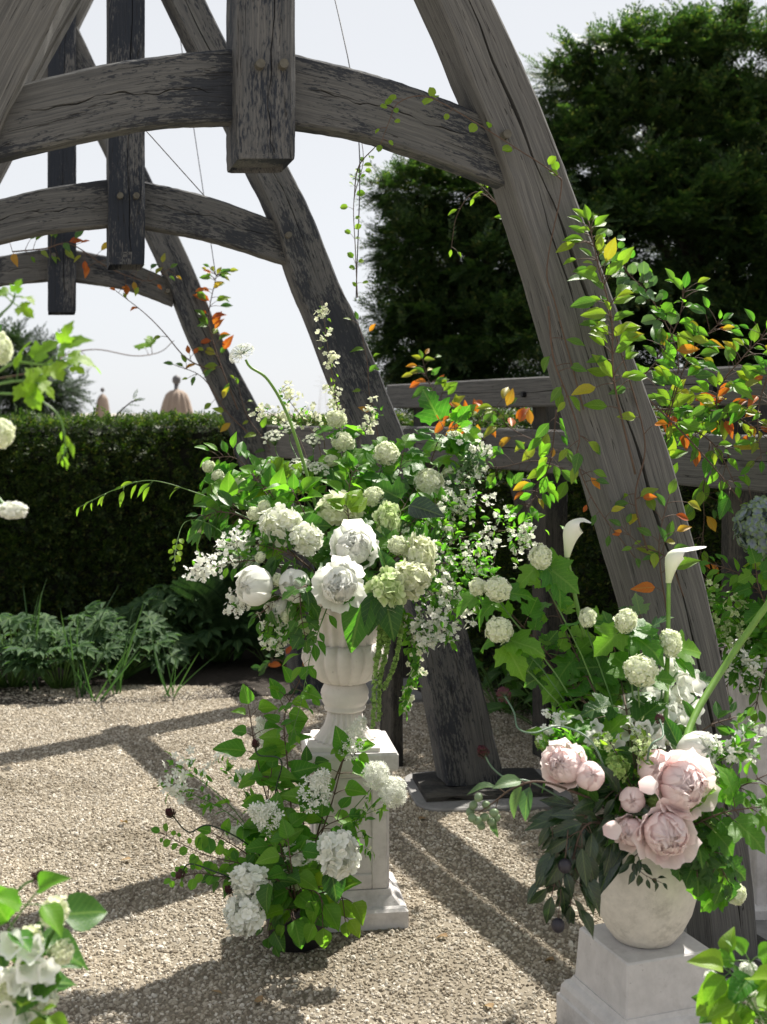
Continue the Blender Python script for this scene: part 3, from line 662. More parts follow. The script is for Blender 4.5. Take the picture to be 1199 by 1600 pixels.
# draped beige forms beyond the hedge
def draped(px, top, w, Y, label):
    t = thing('closed_parasol', P(px, HOR, Y) * Vector((1, 1, 0)) if False else Vector((P(px, HOR, Y).x, Y, 0)), label, 'parasol', 'beige draped parasols beyond the hedge')
    s = Y / FPX; zt = P(px, top, Y).z; zs = zt - 22 * s * w / 50; W = w * s / 2
    prof = [(W * 2.0, .25), (W * 1.6, zs * .35), (W * 1.25, zs - 75 * s), (W * 1.0, zs - 40 * s), (W * .78, zs - 18 * s), (W * .62, zs - 7 * s), (W * .4, zs - 1.5 * s), (W * .16, zs), (W * .12, zs + .02)]
    mk('cloth', lathe(prof, 60, lambda i, r, a: r * (1 + (.09 if i < 6 else .03) * math.sin(a * 14 + .8 * math.sin(a * 3)))), 'cloth', t)
    mk('pole', tube([(0, 0, 0), (0, 0, zt - 12 * s)], .04, .03, 10, 2), 'ball', t)
    q = W * .27; c = zt - q
    mk('ball_finial', lathe([(q * max(.05, math.sin(x)), c - q * 1.15 * math.cos(x)) for x in np.linspace(0, math.pi, 12)], 16), 'ball', t)
draped(276, 587, 50, 17, 'larger beige draped parasol with dark ball top beyond the hedge')
draped(160.5, 606, 24, 26, 'smaller beige draped parasol with dark ball top beyond the hedge')
# far lattice pylon
py = thing('electricity_pylon', (P(505, HOR, 700).x, 700, 0), 'faint lattice electricity pylon on the far skyline', 'pylon')
B = Bag(); zt = P(505, 585, 700).z
for sx in (-1, 1):
    for sy in (-1, 1): B.tpl(tube([(sx * 2.6, sy * 2.6, 0), (sx * .5, sy * .5, zt)], .13, .08, 4, 2))
for i in range(8):
    z0 = zt * i / 8; z1 = zt * (i + 1) / 8; w0 = 2.6 - 2.1 * i / 8; w1 = 2.6 - 2.1 * (i + 1) / 8
    for s in (-1, 1): B.tpl(tube([(s * w0, -w0, z0), (-s * w1, -w1, z1)], .07, .07, 4, 1))
for z, w in ((zt * .72, 5), (zt * .84, 4.2), (zt * .95, 3)): B.tpl(tube([(-w, 0, z), (w, 0, z)], .12, .12, 4, 1))
link('lattice', B.mesh('lattice', 'steel'), py)

# ------------------------------------------------------------------ pedestals, urn, pots
def ring_sq(prof, ch=.004):                 # square-plan mouldings: list of (half width, z)
    v, f = [], []
    for h, z in prof:
        c = min(ch, h * .2)
        v += [(-h, -h + c, z), (-h + c, -h, z), (h - c, -h, z), (h, -h + c, z), (h, h - c, z), (h - c, h, z), (-h + c, h, z), (-h, h - c, z)]
    for i in range(len(prof) - 1):
        for k in range(8): f.append((i * 8 + k, i * 8 + (k + 1) % 8, i * 8 + 8 + (k + 1) % 8, i * 8 + 8 + k))
    f.append(tuple(range(8))[::-1]); f.append(tuple(range((len(prof) - 1) * 8, len(prof) * 8)))
    return T(v, f)
UC = P(539, 1172, 3.86); UX, UY = UC.x, UC.y; UZ = .505
pd = thing('pedestal', (UX + .012, UY, 0), 'white square pedestal with recessed panels carrying the fluted urn', 'pedestal'); pd.rotation_euler = (0, 0, R(8))
mk('base', ring_sq([(.158, 0), (.158, .048), (.150, .056), (.138, .060), (.118, .085), (.112, .100)]), 'stone', pd, smooth=False)
mk('shaft', ring_sq([(.103, .099), (.100, .43)], .006), 'stone', pd, smooth=False)
for a in range(4):                            # raised borders leave a recessed panel on each face
    fr = Bag()
    for (x0, x1, z0, z1) in ((-.102, -.056, .1, .43), (.056, .102, .1, .43), (-.056, .056, .39, .43), (-.056, .056, .1, .145)):
        fr.tpl(boxt(x0, x1, -.109, -.098, z0, z1, .003))
    ob = link('panel_frame', fr.mesh('panel_frame', 'stone', False), pd); ob.rotation_euler = (0, 0, a * math.pi / 2)
mk('cap', ring_sq([(.110, .43), (.116, .436), (.116, .444), (.130, .452), (.133, .458), (.133, .498), (.129, .505)]), 'stone', pd, smooth=False)
ur = thing('fluted_urn', (UX, UY, UZ), 'white fluted stone urn on the panelled pedestal', 'urn')
ns = 96
def fl_foot(i, r, a): return r * (1 - .13 * abs(math.sin(a * 11)) ** 1.5)
mk('foot_plate', ring_sq([(.108, 0), (.108, .012), (.104, .014)]), 'urnstone', ur, smooth=False)
mk('foot', lathe([(.098, .014), (.092, .02), (.078, .035), (.064, .055), (.055, .08), (.052, .10)], ns, fl_foot), 'urnstone', ur)
mk('collar_ring', lathe([(.05, .098), (.060, .102), (.063, .108), (.060, .114), (.064, .120), (.072, .134), (.070, .146), (.073, .152), (.071, .162), (.062, .180), (.055, .186)], 64), 'urnstone', ur)
def gad(i, r, a): return r * (1 + .10 * (abs(math.sin(a * 9)) ** .6 - .6))
mk('gadroon_bowl', lathe([(.056, .182), (.075, .190), (.098, .208), (.116, .232), (.127, .260), (.124, .285), (.112, .300), (.104, .304)], 144, gad), 'urnstone', ur)
def flu(i, r, a): return r * (1 - .10 * abs(math.cos(a * 9)) ** 2)
mk('bell', lathe([(.100, .296), (.098, .32), (.102, .36), (.112, .40), (.122, .425)], 144, flu), 'urnstone', ur)
mk('rim', lathe([(.120, .425), (.136, .432), (.142, .440), (.142, .450), (.132, .456), (.118, .452), (.11, .43)], 64), 'urnstone', ur)
UM = Vector((UX, UY, UZ + .44))               # where the stems meet

pd2 = thing('low_pedestal', (P(1007, 1490, 3.05).x, 3.05, 0), 'low white stepped pedestal under the cream pot', 'pedestal'); pd2.rotation_euler = (0, 0, R(20))
mk('base', ring_sq([(.155, 0), (.155, .075), (.150, .08)]), 'stone', pd2, smooth=False)
mk('moulding', ring_sq([(.149, .078), (.147, .10), (.140, .112), (.130, .118), (.1255, .128)]), 'stone', pd2, smooth=False)
mk('block', ring_sq([(.122, .127), (.114, .245), (.110, .249)]), 'stone', pd2, smooth=False)
PX, PY = pd2.location.x, 3.05; PZ = .249
pt = thing('cream_pot', (PX, PY, PZ), 'round cream stone pot of pink peonies on the low pedestal', 'pot')
mk('bowl', lathe([(.062, 0), (.072, .004), (.092, .03), (.112, .07), (.124, .115), (.129, .16), (.128, .20), (.124, .232), (.121, .238), (.115, .236), (.117, .2), (.112, .15)], 72), 'pot', pt)
mk('rim', lathe([(.1205, .228), (.1265, .233), (.1265, .244), (.1215, .248), (.113, .244), (.113, .228)], 72), 'pot', pt)
mk('soil', lathe([(.10, .17), (.112, .185), (.06, .20), (.01, .21)], 24), 'soil', pt)
PM = Vector((PX, PY, PZ + .22))
# tall plinth at the right edge
TX = P(1183, 1100, 3.75).x + .19
tp = thing('tall_plinth', (TX, 3.95, 0), 'tall plain white plinth at the right edge of the picture', 'plinth')
mk('shaft', ring_sq([(.19, .05), (.19, .74)], .004), 'stone', tp, smooth=False)
mk('base', ring_sq([(.215, 0), (.215, .045), (.2, .053)], .004), 'stone', tp, smooth=False)
mk('cap', ring_sq([(.2, .738), (.21, .75), (.21, .785), (.205, .79)], .004), 'stone', tp, smooth=False)
TM = Vector((TX, 3.95, .82))
# pot on the gravel
FP = P(463, 1472, 3.62); FP.z = 0
fp = thing('black_pot', FP, 'low black pot on the gravel holding the white lilac bouquet', 'pot')
mk('bowl', lathe([(.065, 0), (.073, .005), (.084, .06), (.088, .082), (.084, .086), (.078, .082), (.074, .06)], 32), 'blackpot', fp)
mk('soil', lathe([(.068, .05), (.077, .07), (.01, .075)], 24), 'soil', fp)
FM = FP + Vector((0, 0, .09))
# foreground vessels, below or beside the frame
LM = P(-70, 1760, 2.0); RM = P(1215, 1660, 2.35); LB = P(-190, 620, 2.05)
for nm, a, lab in (('vase', LM, 'grey vase below the left foreground bouquet'), ('vase', RM, 'grey vase below the right foreground bouquet')):
    t = thing(nm, (a.x, a.y, 0), lab, 'vase', 'foreground vases'); mk('body', lathe([(.06, 0), (.09, .02), (.10, a.z * .5), (.07, a.z - .03), (.075, a.z - .01), (.065, a.z - .02)], 32), 'pot', t)
t = thing('stand', (LB.x, LB.y, 0), 'tall stand outside the left edge carrying the viburnum bouquet', 'stand')
mk('pole', lathe([(.12, 0), (.12, .02), (.02, .03), (.02, LB.z - .12), (.09, LB.z - .11), (.10, LB.z - .01), (.085, LB.z - .02)], 24), 'stone', t)

# ------------------------------------------------------------------ flower builders (heads of radius 1 facing +Z)
SNOW = [ball_mesh('snow', 120 + 10 * k, .25) for k in range(4)]
SNOWG = [ball_mesh('snow_green', 80, .27, FL5, -.8, .15, .10, .45) for k in range(2)]
HYDW = [ball_mesh('white', 62, .36, FL4, -.6, .14, .09, .4) for k in range(2)]
HYDP = [ball_mesh('pure', 80, .33, FL4, -.6, .16, .07, .5) for k in range(2)]
HYDC = [ball_mesh('cream', 75, .33, FL4, -.7, .14, .10, .45) for k in range(2)]
HYDG = [ball_mesh('greenhyd', 75, .34, FL4, -.7, .15, .10, .45) for k in range(2)]
HYDB = [ball_mesh('bluehyd', 170, .20, FL4, -.8, .10, .05, .35)]
def panicle(m, n=150, fs=.15, tpl=FLT, seed=0):
    b = Bag(); s = rng.uniform(0, 1, n); rr = (.62 * (1 - s) ** .7 + .08); d = fib(n, .2); d[:, 2] *= .4
    pos = np.stack([d[:, 0] * rr, d[:, 1] * rr, s * 2.0 - 1.0], 1) + rng.normal(0, .06, (n, 3))
    z = d + np.array([0, 0, .5]) + rng.normal(0, .35, (n, 3))
    b.many(tpl, scaled(zbasis(z), fs * rng.uniform(.75, 1.25, n)), pos); return b.mesh('florets', m)
LIL = [panicle('pure', 190, .145) for k in range(3)]; LILC = [panicle('cream', 170, .13) for k in range(2)]
def fluffy(m, n=420, fs=.19):                # feathery: many thin stamens
    b = Bag(); d = fib(n, .35, -.5); b.many(STAR, scaled(zbasis(d + rng.normal(0, .4, d.shape)), fs * rng.uniform(.7, 1.4, n)), d * rng.uniform(.6, 1.05, n)[:, None]); return b.mesh('florets', m)
FLUF = [fluffy('pure')]
def umbel(n=26, m='white'):
    b = Bag(); s = Bag(); d = fib(n, .1, .55)
    for q in d:
        e = q * np.array([1, 1, .7]); s.tpl(tube([(0, 0, -.55), tuple(e * .55 + np.array([0, 0, -.2])), tuple(e)], .018, .012, 3, 3))
        k = 12; pp = e + rng.normal(0, .075, (k, 3)) * np.array([1, 1, .4]); b.many(FL5, scaled(zbasis(np.tile([[0, 0, 1.]], (k, 1)) + .6 * q + rng.normal(0, .3, (k, 3))), np.full(k, .075)), pp)
    return b.mesh('florets', m), s.mesh('rays', 'stem')
UMB = umbel()
def allium_head():
    b = Bag(); s = Bag(); d = fib(80, .12, -.3)
    for q in d: s.tpl(tube([(0, 0, 0), tuple(q * .9)], .012, .012, 3, 1))
    b.many(STAR, scaled(zbasis(d), np.full(80, .2)), d * .92); return b.mesh('florets', 'pure'), s.mesh('pedicels', 'stem')
ALW = allium_head()
def bud_head():
    b = Bag(); d = fib(60, .08); d = d[np.argsort(-d[:, 2])]
    b.many(petal_t(2, 2, .3, .8, 0, .02), scaled(basis(d + np.array([0, 0, .9]), -d + .01), np.full(60, .55)), d * np.array([.55, .55, .75]) * .8); return b.mesh('florets', 'purple')
BUD = bud_head()
def shell_petal(Rr, th0, th1, wid, flare, seed, nr=7, nc=6, ruf=.05):
    """one petal as a patch wrapped round a globe: from the flower's base (polar angle th0) up to its rim (th1), facing azimuth 0"""
    r = random.Random(seed); v, f, uv = [], [], []; ph = r.uniform(0, 6)
    for i in range(nr + 1):
        s = i / nr; w = wid * (.35 + .65 * math.sin(math.pi * min(1, s * .60 + .08)) ** .8) * (1 - .25 * max(0, s - .85) / .15)
        for j in range(nc + 1):
            t = 2 * j / nc - 1; e = s - .10 * t * t * s ** 2 - (.05 * math.cos(t * 5 + ph) * s ** 4)
            th = th0 + (th1 - th0) * e; az = w * t
            rad = Rr * (1 + flare * s ** 4 + ruf * s * s * math.sin(t * 4.5 + ph) + .03 * r.uniform(-1, 1) * s - .10 * abs(t) ** 3 * (1 - s))
            v.append((rad * math.sin(th) * math.cos(az), rad * math.sin(th) * math.sin(az), rad * math.cos(th))); uv.append((.15 + .85 * s, t))
    c = nc + 1
    for i in range(nr):
        for j in range(nc): f.append((i * c + j, i * c + j + 1, (i + 1) * c + j + 1, (i + 1) * c + j))
    return T(v, f, uv)
def rotz(a): return np.array([[math.cos(a), -math.sin(a), 0], [math.sin(a), math.cos(a), 0], [0, 0, 1.]])
def tiltm(r, s):
    a, b = r.normal(0, s, 2); return np.array([[1, 0, a], [0, 1, b], [-a, -b, 1.]])
POM = {}
def petal_obj_mesh(m, k, op=.9):              # guard petals: the outermost, opening away from the globe
    key = (m, k, round(op, 2))
    if key not in POM: POM[key] = tmesh('petal', shell_petal(.98 + .03 * k, R(158), R(48 + 34 * op if op > .5 else 16 + 20 * op), (.44 if op > .9 else .55) if op > .5 else .75, .32 * op + .03 * k, k + 3, 8, 6, .05), m)
    return POM[key]
def peony_inner(m, op, seed):
    b = Bag(); r = np.random.default_rng(seed); lay = 6 if op > .5 else 4; i = 0
    for q in range(lay):
        t = (q + .5) / lay; n = 5 + (q > 1)
        for k in range(n):
            a = 2 * math.pi * k / n + q * .7 + r.normal(0, .15)
            th1 = R((-16 + 66 * t * op) + r.normal(0, 7)); Rr = (.50 + .44 * t) * r.uniform(.95, 1.05)
            b.one(shell_petal(Rr, R(150), th1, r.uniform(.55, .85), .05 + .13 * op * r.uniform(.3, 1), int(r.integers(1e6)), 6, 5, .07), tiltm(r, .06) @ rotz(a), np.array([0, 0, -.06 + .10 * (1 - t)])); i += 1
    if op > .5:                              # ruffled heart
        for k in range(40):
            a = r.uniform(0, 6.28); b.one(shell_petal(r.uniform(.42, .80), R(110), R(r.uniform(-4, 46)), r.uniform(.26, .5), .26, k, 5, 4, .14), tiltm(r, .22) @ rotz(a), np.array([0, 0, r.uniform(.0, .16)]))
    return b.mesh('inner_petals', m)
PEO = {}
def peony_mesh(m, op, k):
    key = (m, round(op, 2), k)
    if key not in PEO: PEO[key] = peony_inner(m, op, k)
    return PEO[key]

BLOOMS = 'cut flowers of the bouquets'
def facing(pos, anchor, f=None):
    if f is not None: return Vector(f).normalized()
    d = (pos - anchor); d = d.normalized() if d.length > 1e-4 else Vector((0, 0, 1))
    return (d * .8 + Vector((rnd.uniform(-.15, .15), -.75, .35))).normalized()
def stem_pts(base, pos, d, bend=.25):
    L = (pos - base).length
    return [Vector((0, 0, 0)), (pos - base) * .5 - d * L * .10 * 0 + Vector((0, 0, L * bend * .3)), pos - base - d * min(.05, L * .3), pos - base - d * .004]
def zq(d): return Vector(d).to_track_quat('Z', 'Y')
def add_leaf(par, pos, d, up, kind, m, size, k=None):
    k = rnd.randrange(3) if k is None else k
    return link('leaf', leaf_mesh(kind, m, k), par, pos, quat(d, up), size * rnd.uniform(.85, 1.15))
def bloom(name, me, px, py, Y, w, h, label, cat, anchor, f=None, stem=.0028, leaves=0, lk='lobed', lm='leaf', ls=.07, sm='stem', part='flower_head', extra=None, group=None, spin=None):
    pos = P(px, py, Y); d = facing(pos, anchor, f); s = Y / FPX / 2 * (.84 if name == 'hydrangea' else .93 if name == 'snowball_flower' else 1)
    t = thing(name, anchor, label, cat, group)
    q = zq(d)
    if spin is not None: q = q @ Matrix.Rotation(spin, 3, 'Z').to_quaternion()
    else: q = q @ Matrix.Rotation(rnd.uniform(0, 6.28), 3, 'Z').to_quaternion() if abs(w - h) < .15 * w else q
    link(part, me, t, pos - anchor, q, (w * s, h * s, (w + h) / 2 * s))
    if extra: link(extra[0], extra[1], t, pos - anchor, q, (w * s, h * s, (w + h) / 2 * s))
    R0 = (w + h) / 2 * s
    if stem: mk('stem', tube(stem_pts(anchor, pos - d * R0 * .5, d), stem, stem * .8, 6, 10), sm, t)
    for i in range(leaves):
        a = rnd.uniform(0, 6.28); sd = q @ Vector((math.cos(a), math.sin(a), -.15)); p0 = pos - anchor - d * R0 * rnd.uniform(.7, 1.1) + sd * R0 * .55
        add_leaf(t, p0, sd + rv(.3) + Vector((0, 0, -.15)), Vector((0, -.55, .75)) + rv(.45) + d * .4, lk, lm, ls)
    return t
def snow(px, py, Y, w, label, anchor, h=None, leaves=2, green=False, f=None, ls=.075, lm='leaf'):
    return bloom('snowball_flower', (SNOWG if green else SNOW)[rnd.randrange(2 if green else 4)], px, py, Y, w, h or w, label, 'flower', anchor, f, .0024, leaves, 'lobed', lm, ls, group='snowball flowers')
def hyd(px, py, Y, w, h, label, anchor, kind='white', f=None, leaves=2, spin=0.0):
    me = {'white': HYDW, 'pure': HYDP, 'cream': HYDC, 'green': HYDG, 'blue': HYDB}[kind]
    return bloom('hydrangea', me[rnd.randrange(len(me))], px, py, Y, w, h, label, 'flower', anchor, f, .004, leaves, 'ovate', 'leaf_deep', .09, group='hydrangea heads', spin=spin)
def lilac(px, py, Y, w, h, label, anchor, cream=False, f=None, leaves=3):
    me = (LILC if cream else LIL); d = Vector(f) if f else (P(px, py, Y) - anchor).normalized() * .7 + Vector((0, -.5, .5))
    pos = P(px, py, Y); d = d.normalized(); t = thing('lilac', anchor, label, 'flower', 'lilac clusters'); s = Y / FPX / 2
    link('florets', me[rnd.randrange(len(me))], t, pos - anchor, zq(d), (w * s * 1.35, w * s * 1.35, h * s))
    mk('stem', tube(stem_pts(anchor, pos - d * h * s, d), .003, .0022, 6, 10), 'twig', t)
    for i in range(leaves):
        sd = rv(); sd -= d * sd.dot(d); add_leaf(t, pos - anchor - d * h * s * 1.05, sd.normalized() + d * .2, Vector((0, -.5, .8)) + rv(.4), 'ovate', 'leaf', .075)
    return t
def peony(px, py, Y, w, label, anchor, m='peony_w', op=.9, f=None, guard=8, gt=78, leaves=2):
    pos = P(px, py, Y); d = facing(pos, anchor, f); s = w * Y / FPX / 2
    t = thing('peony', anchor, label, 'flower', 'peonies'); q = zq(d)
    sc = s * (.80 if op > .9 else .92 if op > .5 else .98)
    link('inner_petals', peony_mesh(m, op, rnd.randrange(2)), t, pos - anchor, q, sc)
    for i in range(guard):
        a = 2 * math.pi * i / guard + rnd.uniform(-.2, .2)
        qq = q @ Matrix.Rotation(a, 3, 'Z').to_quaternion() @ Matrix.Rotation(R(rnd.uniform(-11, 11)), 3, 'Y').to_quaternion()
        link('petal', petal_obj_mesh(m, i % 3, op), t, pos - anchor, qq, sc * rnd.uniform(.98, 1.08))
    mk('stem', tube(stem_pts(anchor, pos - d * s * .5, d), .0035, .003, 6, 10), 'stem', t)
    for i in range(leaves):
        a = rnd.uniform(0, 6.28); sd = q @ Vector((math.cos(a), math.sin(a), -.4)); add_leaf(t, pos - anchor - d * s * .7, sd, Vector((0, -.5, .8)) + rv(.4), 'ellip', 'leaf_deep', .1)
    return t
def branch(name, label, cat, pts, kind='ovate', m='leaf', n=14, size=30, start=.25, droop=.15, stem=.003, sm='twig', group='leafy branches', pair=True, facec=.5, ang=55, m2=None, p2=.25, tip=True, jit=.3, base=None):
    W = [P(*p) if not isinstance(p, Vector) else p for p in pts]; b = base or W[0]
    t = thing(name, b, label, cat, group); path = [Vector(v) for v in catmull([w - b for w in W], 40)]
    sb = Bag(); sb.tpl(tube([tuple(w - b) for w in W], stem, stem * .45, 6, 10 + 4 * len(W)))
    sz = size * W[-1].y / FPX
    for i in range(n):
        s = min(.99, max(0, start + (1 - start) * ((i // 2 * 2 if pair else i + rnd.uniform(-2.2, 2.2)) + .5) / n)); k = min(39, int(s * 40)); p = path[k]; tg = (path[k + 1] - path[k]).normalized()
        sd = tg.cross(Vector((0, -1, .25))).normalized() * (1 if i % 2 else -1)
        sd = (sd + Vector((0, rnd.uniform(-.6, .3), rnd.uniform(-.2, .2)))).normalized()
        a = R(ang + rnd.uniform(-15, 15)); d = tg * math.cos(a) + sd * math.sin(a) + Vector((0, 0, -droop)) + rv(jit)
        up = Vector((0, -facec, .7)) + rv(.4); mm = m2 if (m2 and rnd.random() < p2) else m
        pl = sz * rnd.uniform(.12, .5 if pair else .95); pd_ = (d.normalized() + rv(.35) + Vector((0, 0, .25))).normalized(); e = p + pd_ * pl
        sb.tpl(tube([tuple(p), tuple((p + e) / 2 + Vector((0, 0, pl * .08))), tuple(e)], stem * .45, stem * .3, 4, 3))
        add_leaf(t, e, d, up, kind, mm, sz * (1 - .35 * s * (i > n * .6)) * rnd.choice((.65, .85, 1, 1, 1.15)))
    if tip: add_leaf(t, path[-1], (path[-1] - path[-3]).normalized() + Vector((0, 0, -droop)), Vector((0, -facec, .7)), kind, m2 or m, sz * .7)
    link('stem', sb.mesh('stem', sm), t)
    return t
def spray(name, label, cat, paths, nf=120, fs=7, fspread=14, nl=80, lsz=14, lspread=16, fm='pure', ft=None, lk='ellip', lm='leaf', group='blossom sprays', stem=.0018, f0=.3, l0=.15, sm='twig', clus=6):
    ft = ft or FL5; W = [[P(*p) for p in q] for q in paths]; b = W[0][0]
    t = thing(name, b, label, cat, group); sb = Bag(); fb = Bag(); lb = Bag(); Y = b.y / FPX
    for q in W:
        pts = [tuple(w - b) for w in q]; sb.tpl(tube(pts, stem, stem * .4, 5, 14)); path = np.array(catmull(pts, 60))
        k = max(1, nf // len(W) // clus)
        c = path[rng.integers(int(60 * f0), 61, k)] + rng.normal(0, fspread * Y * .6, (k, 3))
        pos = np.repeat(c, clus, 0) + rng.normal(0, fs * Y * .9, (k * clus, 3)); z = rng.normal(0, .7, pos.shape) + np.array([0, -.5, .5])
        fb.many(ft, scaled(zbasis(z), fs * Y * rng.uniform(.75, 1.2, len(pos)) * .7), pos)
        for cc in c:                                              # short pedicels hold each cluster to its stem
            near = path[np.argmin(((path - cc) ** 2).sum(1))]; sb.tpl(tube([tuple(near), tuple((near + cc) / 2 + np.array([0, 0, .004])), tuple(cc)], stem * .5, stem * .35, 3, 3))
        k = nl // len(W)
        if k:
            i = rng.integers(int(60 * l0), 60, k); pos = path[i]; tg = path[i + 1] - path[i]; tg /= np.linalg.norm(tg, axis=1, keepdims=True) + 1e-9
            d = tg * .6 + rng.normal(0, .7, (k, 3)); pos = pos + rng.normal(0, lspread * Y * .5, (k, 3))
            up = np.array([0, -.5, .7]) + rng.normal(0, .5, (k, 3)); scatter(lb, LEAF[lk], pos, d, up, rng.uniform(.6, 1.3, k) * lsz * Y)
    link('stem', sb.mesh('stem', sm), t); tag(link('blossoms', fb.mesh('blossoms', fm), t), kind='stuff')
    if lb.n: tag(link('foliage', lb.mesh('foliage', lm), t), kind='stuff')
    return t
def drumstick(pts, label, r=13, sm='stem_grey', head=None, group='drumstick buds'):
    W = [P(*p) for p in pts]; b = W[0]; t = thing('drumstick_bud', b, label, 'flower', group)
    mk('stem', tube([tuple(w - b) for w in W], .0024, .002, 6, 10 * len(W)), sm, t)
    d = (W[-1] - W[-2]).normalized(); link('flower_head', BUD, t, W[-1] - b, zq(d), r * W[-1].y / FPX); return t

# ------------------------------------------------------------------ urn bouquet
A = UM; BACK = (890, 130, .26)
def off(dx, dy=0, dz=0): return A + Vector((dx, dy, dz))
for px, py, Y, w, h, lab, lv in (
 (604, 709, 3.72, 46, 45, 'largest round cream snowball bloom high on the right of the urn bouquet', 4),
 (584, 776, 3.62, 37, 37, 'round cream snowball bloom right above the white pompon peony', 3),
 (622, 852, 3.55, 34, 33, 'small cream snowball beside the large green hydrangea on the urn', 2),
 (672, 757, 3.66, 52, 62, 'oblong cream snowball bloom on the far right of the urn bouquet', 5),
 (526, 655, 3.85, 40, 28, 'topmost flattened snowball bloom over the urn bouquet', 3),
 (536, 691, 3.82, 44, 32, 'second flattened snowball just below the topmost one', 3),
 (518, 720, 3.80, 28, 20, 'small flat snowball below the two topmost snowballs', 2),
 (712, 685, 3.80, 26, 26, 'small drooping snowball under folded leaves at the upper right', 4),
 (703, 738, 3.74, 32, 22, 'flat pale snowball right of the oblong one', 2),
 (374, 757, 3.70, 26, 30, 'oblong small snowball on the left shoulder of the urn bouquet', 2),
 (346, 778, 3.66, 26, 26, 'round small snowball leftmost of the low left pair', 2),
 (326, 729, 3.72, 24, 24, 'leftmost small snowball of the urn bouquet, upper of two', 2),
 (341, 744, 3.69, 24, 24, 'small snowball just below the leftmost upper one', 2),
 (421, 728, 3.80, 22, 18, 'tiny snowball under an arching leaf on the left', 2),
 (398, 803, 3.58, 26, 26, 'pale snowball left of the big white hydrangea spike', 1),
 (413, 792, 3.56, 24, 24, 'pale snowball touching the top of the white hydrangea spike', 1),
 (313, 824, 3.70, 24, 18, 'small greenish snowball at the far left edge of the bouquet', 2),
 (448, 961, 3.58, 27, 25, 'snowball hanging left of the urn rim', 1),
 (475, 980, 3.56, 30, 28, 'lowest snowball hanging in front of the urn bell', 1),
 (407, 871, 3.57, 19, 18, 'tiny snowball above the closed white peony', 1),
 (434, 906, 3.56, 22, 20, 'tiny green-white snowball between two white peonies', 1)):
    snow(px, py, Y, w, lab, A, h, lv, ls=.085)
hyd(440, 822, 3.54, 88, 74, 'large white hydrangea head on the left front of the urn bouquet', A, 'white', (-.35, -.8, .4), 2)
hyd(478, 842, 3.53, 66, 56, 'white hydrangea head tucked right of the large left one', A, 'white', (-.1, -.9, .2), 1)
hyd(530, 797, 3.62, 84, 54, 'flat cream hydrangea head in the middle under lime leaves', A, 'cream', (0, -.6, .8), 2)
hyd(656, 872, 3.58, 52, 86, 'tall bright cream hydrangea on the right front of the urn bouquet', A, 'cream', (.5, -.8, .2), 1)
hyd(640, 905, 3.54, 70, 66, 'rounded cream hydrangea at the lower right above the tassels', A, 'cream', (.3, -.9, .1), 1)
hyd(607, 925, 3.52, 72, 72, 'greenish hydrangea head above the hanging green tassels', A, 'green', (.1, -.9, -.1), 1)
hyd(607, 812, 3.60, 46, 62, 'narrow greenish hydrangea between the pompon peony and the right side', A, 'green', (.1, -.9, .2), 1)
peony(399, 915, 3.54, 58, 'closed white peony at the lower left of the urn bouquet', A, 'peony_w', .45, (-.45, -.75, .1), 6, 35)
peony(461, 914, 3.56, 50, 'half hidden pale peony between the closed and the open one', A, 'peony_w', .35, (-.1, -.95, .1), 6, 45)
peony(531, 914, 3.47, 78, 'open white peony with spread petals at the centre of the urn rim', A, 'peony_w', .95, (0, -.95, -.05), 9, 84)
peony(553, 855, 3.52, 70, 'white pompon peony just above the open one', A, 'peony_w', .8, (.05, -.9, .35), 8, 85)
peony(437, 950, 3.60, 44, 'small shaded white peony under the closed ones', A, 'peony_w', .6, (-.3, -.8, -.2), 6, 70)
# fine white flowers
for i, (px, py, Y, w, lab) in enumerate(((428, 688, 3.85, 40, 'lacy white umbel left of the tall allium stem'), (452, 672, 3.88, 34, 'upper lacy white umbel beside the tall allium stem'), (490, 692, 3.86, 36, 'lacy white umbel right of the tall allium stem'), (470, 735, 3.80, 50, 'broad lacy white umbel low behind the allium stem'), (497, 738, 3.76, 40, 'lacy white umbel behind the middle hydrangea'))):
    bloom('lacy_umbel', UMB[0], px, py, Y, w, w, lab, 'flower', A, (-.2 + .1 * i, -.5, .85), .0018, 0, part='florets', extra=('rays', UMB[1]), group='lacy white umbels')
al = [off(-.02, .03), P(488, 770, 3.7), P(452, 655, 3.68), P(420, 595, 3.66), P(392, 574, 3.65), P(384, 562, 3.65)]
t = thing('white_allium', al[0], 'tall white allium on a long curved green stem', 'flower')
mk('stem', tube([tuple(w - al[0]) for w in al], .0058, .0036, 8, 40), 'stalk', t); d = (al[-1] - al[-2]).normalized()
hp = P(378, 553, 3.65)
link('florets', ALW[0], t, hp - al[0], zq(d), (.043, .043, .03)); link('pedicels', ALW[1], t, hp - al[0], zq(d), (.043, .043, .03))
spray('blossom_spray', 'white clustered blossom reaching left from the urn bouquet', 'blossom', [[(470, 900, 3.68), (390, 870, 3.6), (340, 885, 3.56), (302, 893, 3.55)], [(460, 900, 3.68), (385, 850, 3.6), (350, 850, 3.58)], [(460, 920, 3.66), (395, 925, 3.6), (362, 955, 3.56)]], 420, 6, 13, 25, 14, 12, 'pure', f0=.45)
spray('blossom_spray', 'small white blossom hanging below the closed peony', 'blossom', [[(470, 930, 3.64), (425, 965, 3.6), (418, 1000, 3.6)], [(480, 930, 3.64), (445, 985, 3.6), (432, 1010, 3.6)]], 90, 7, 12, 60, 14, 14, 'white', f0=.4)
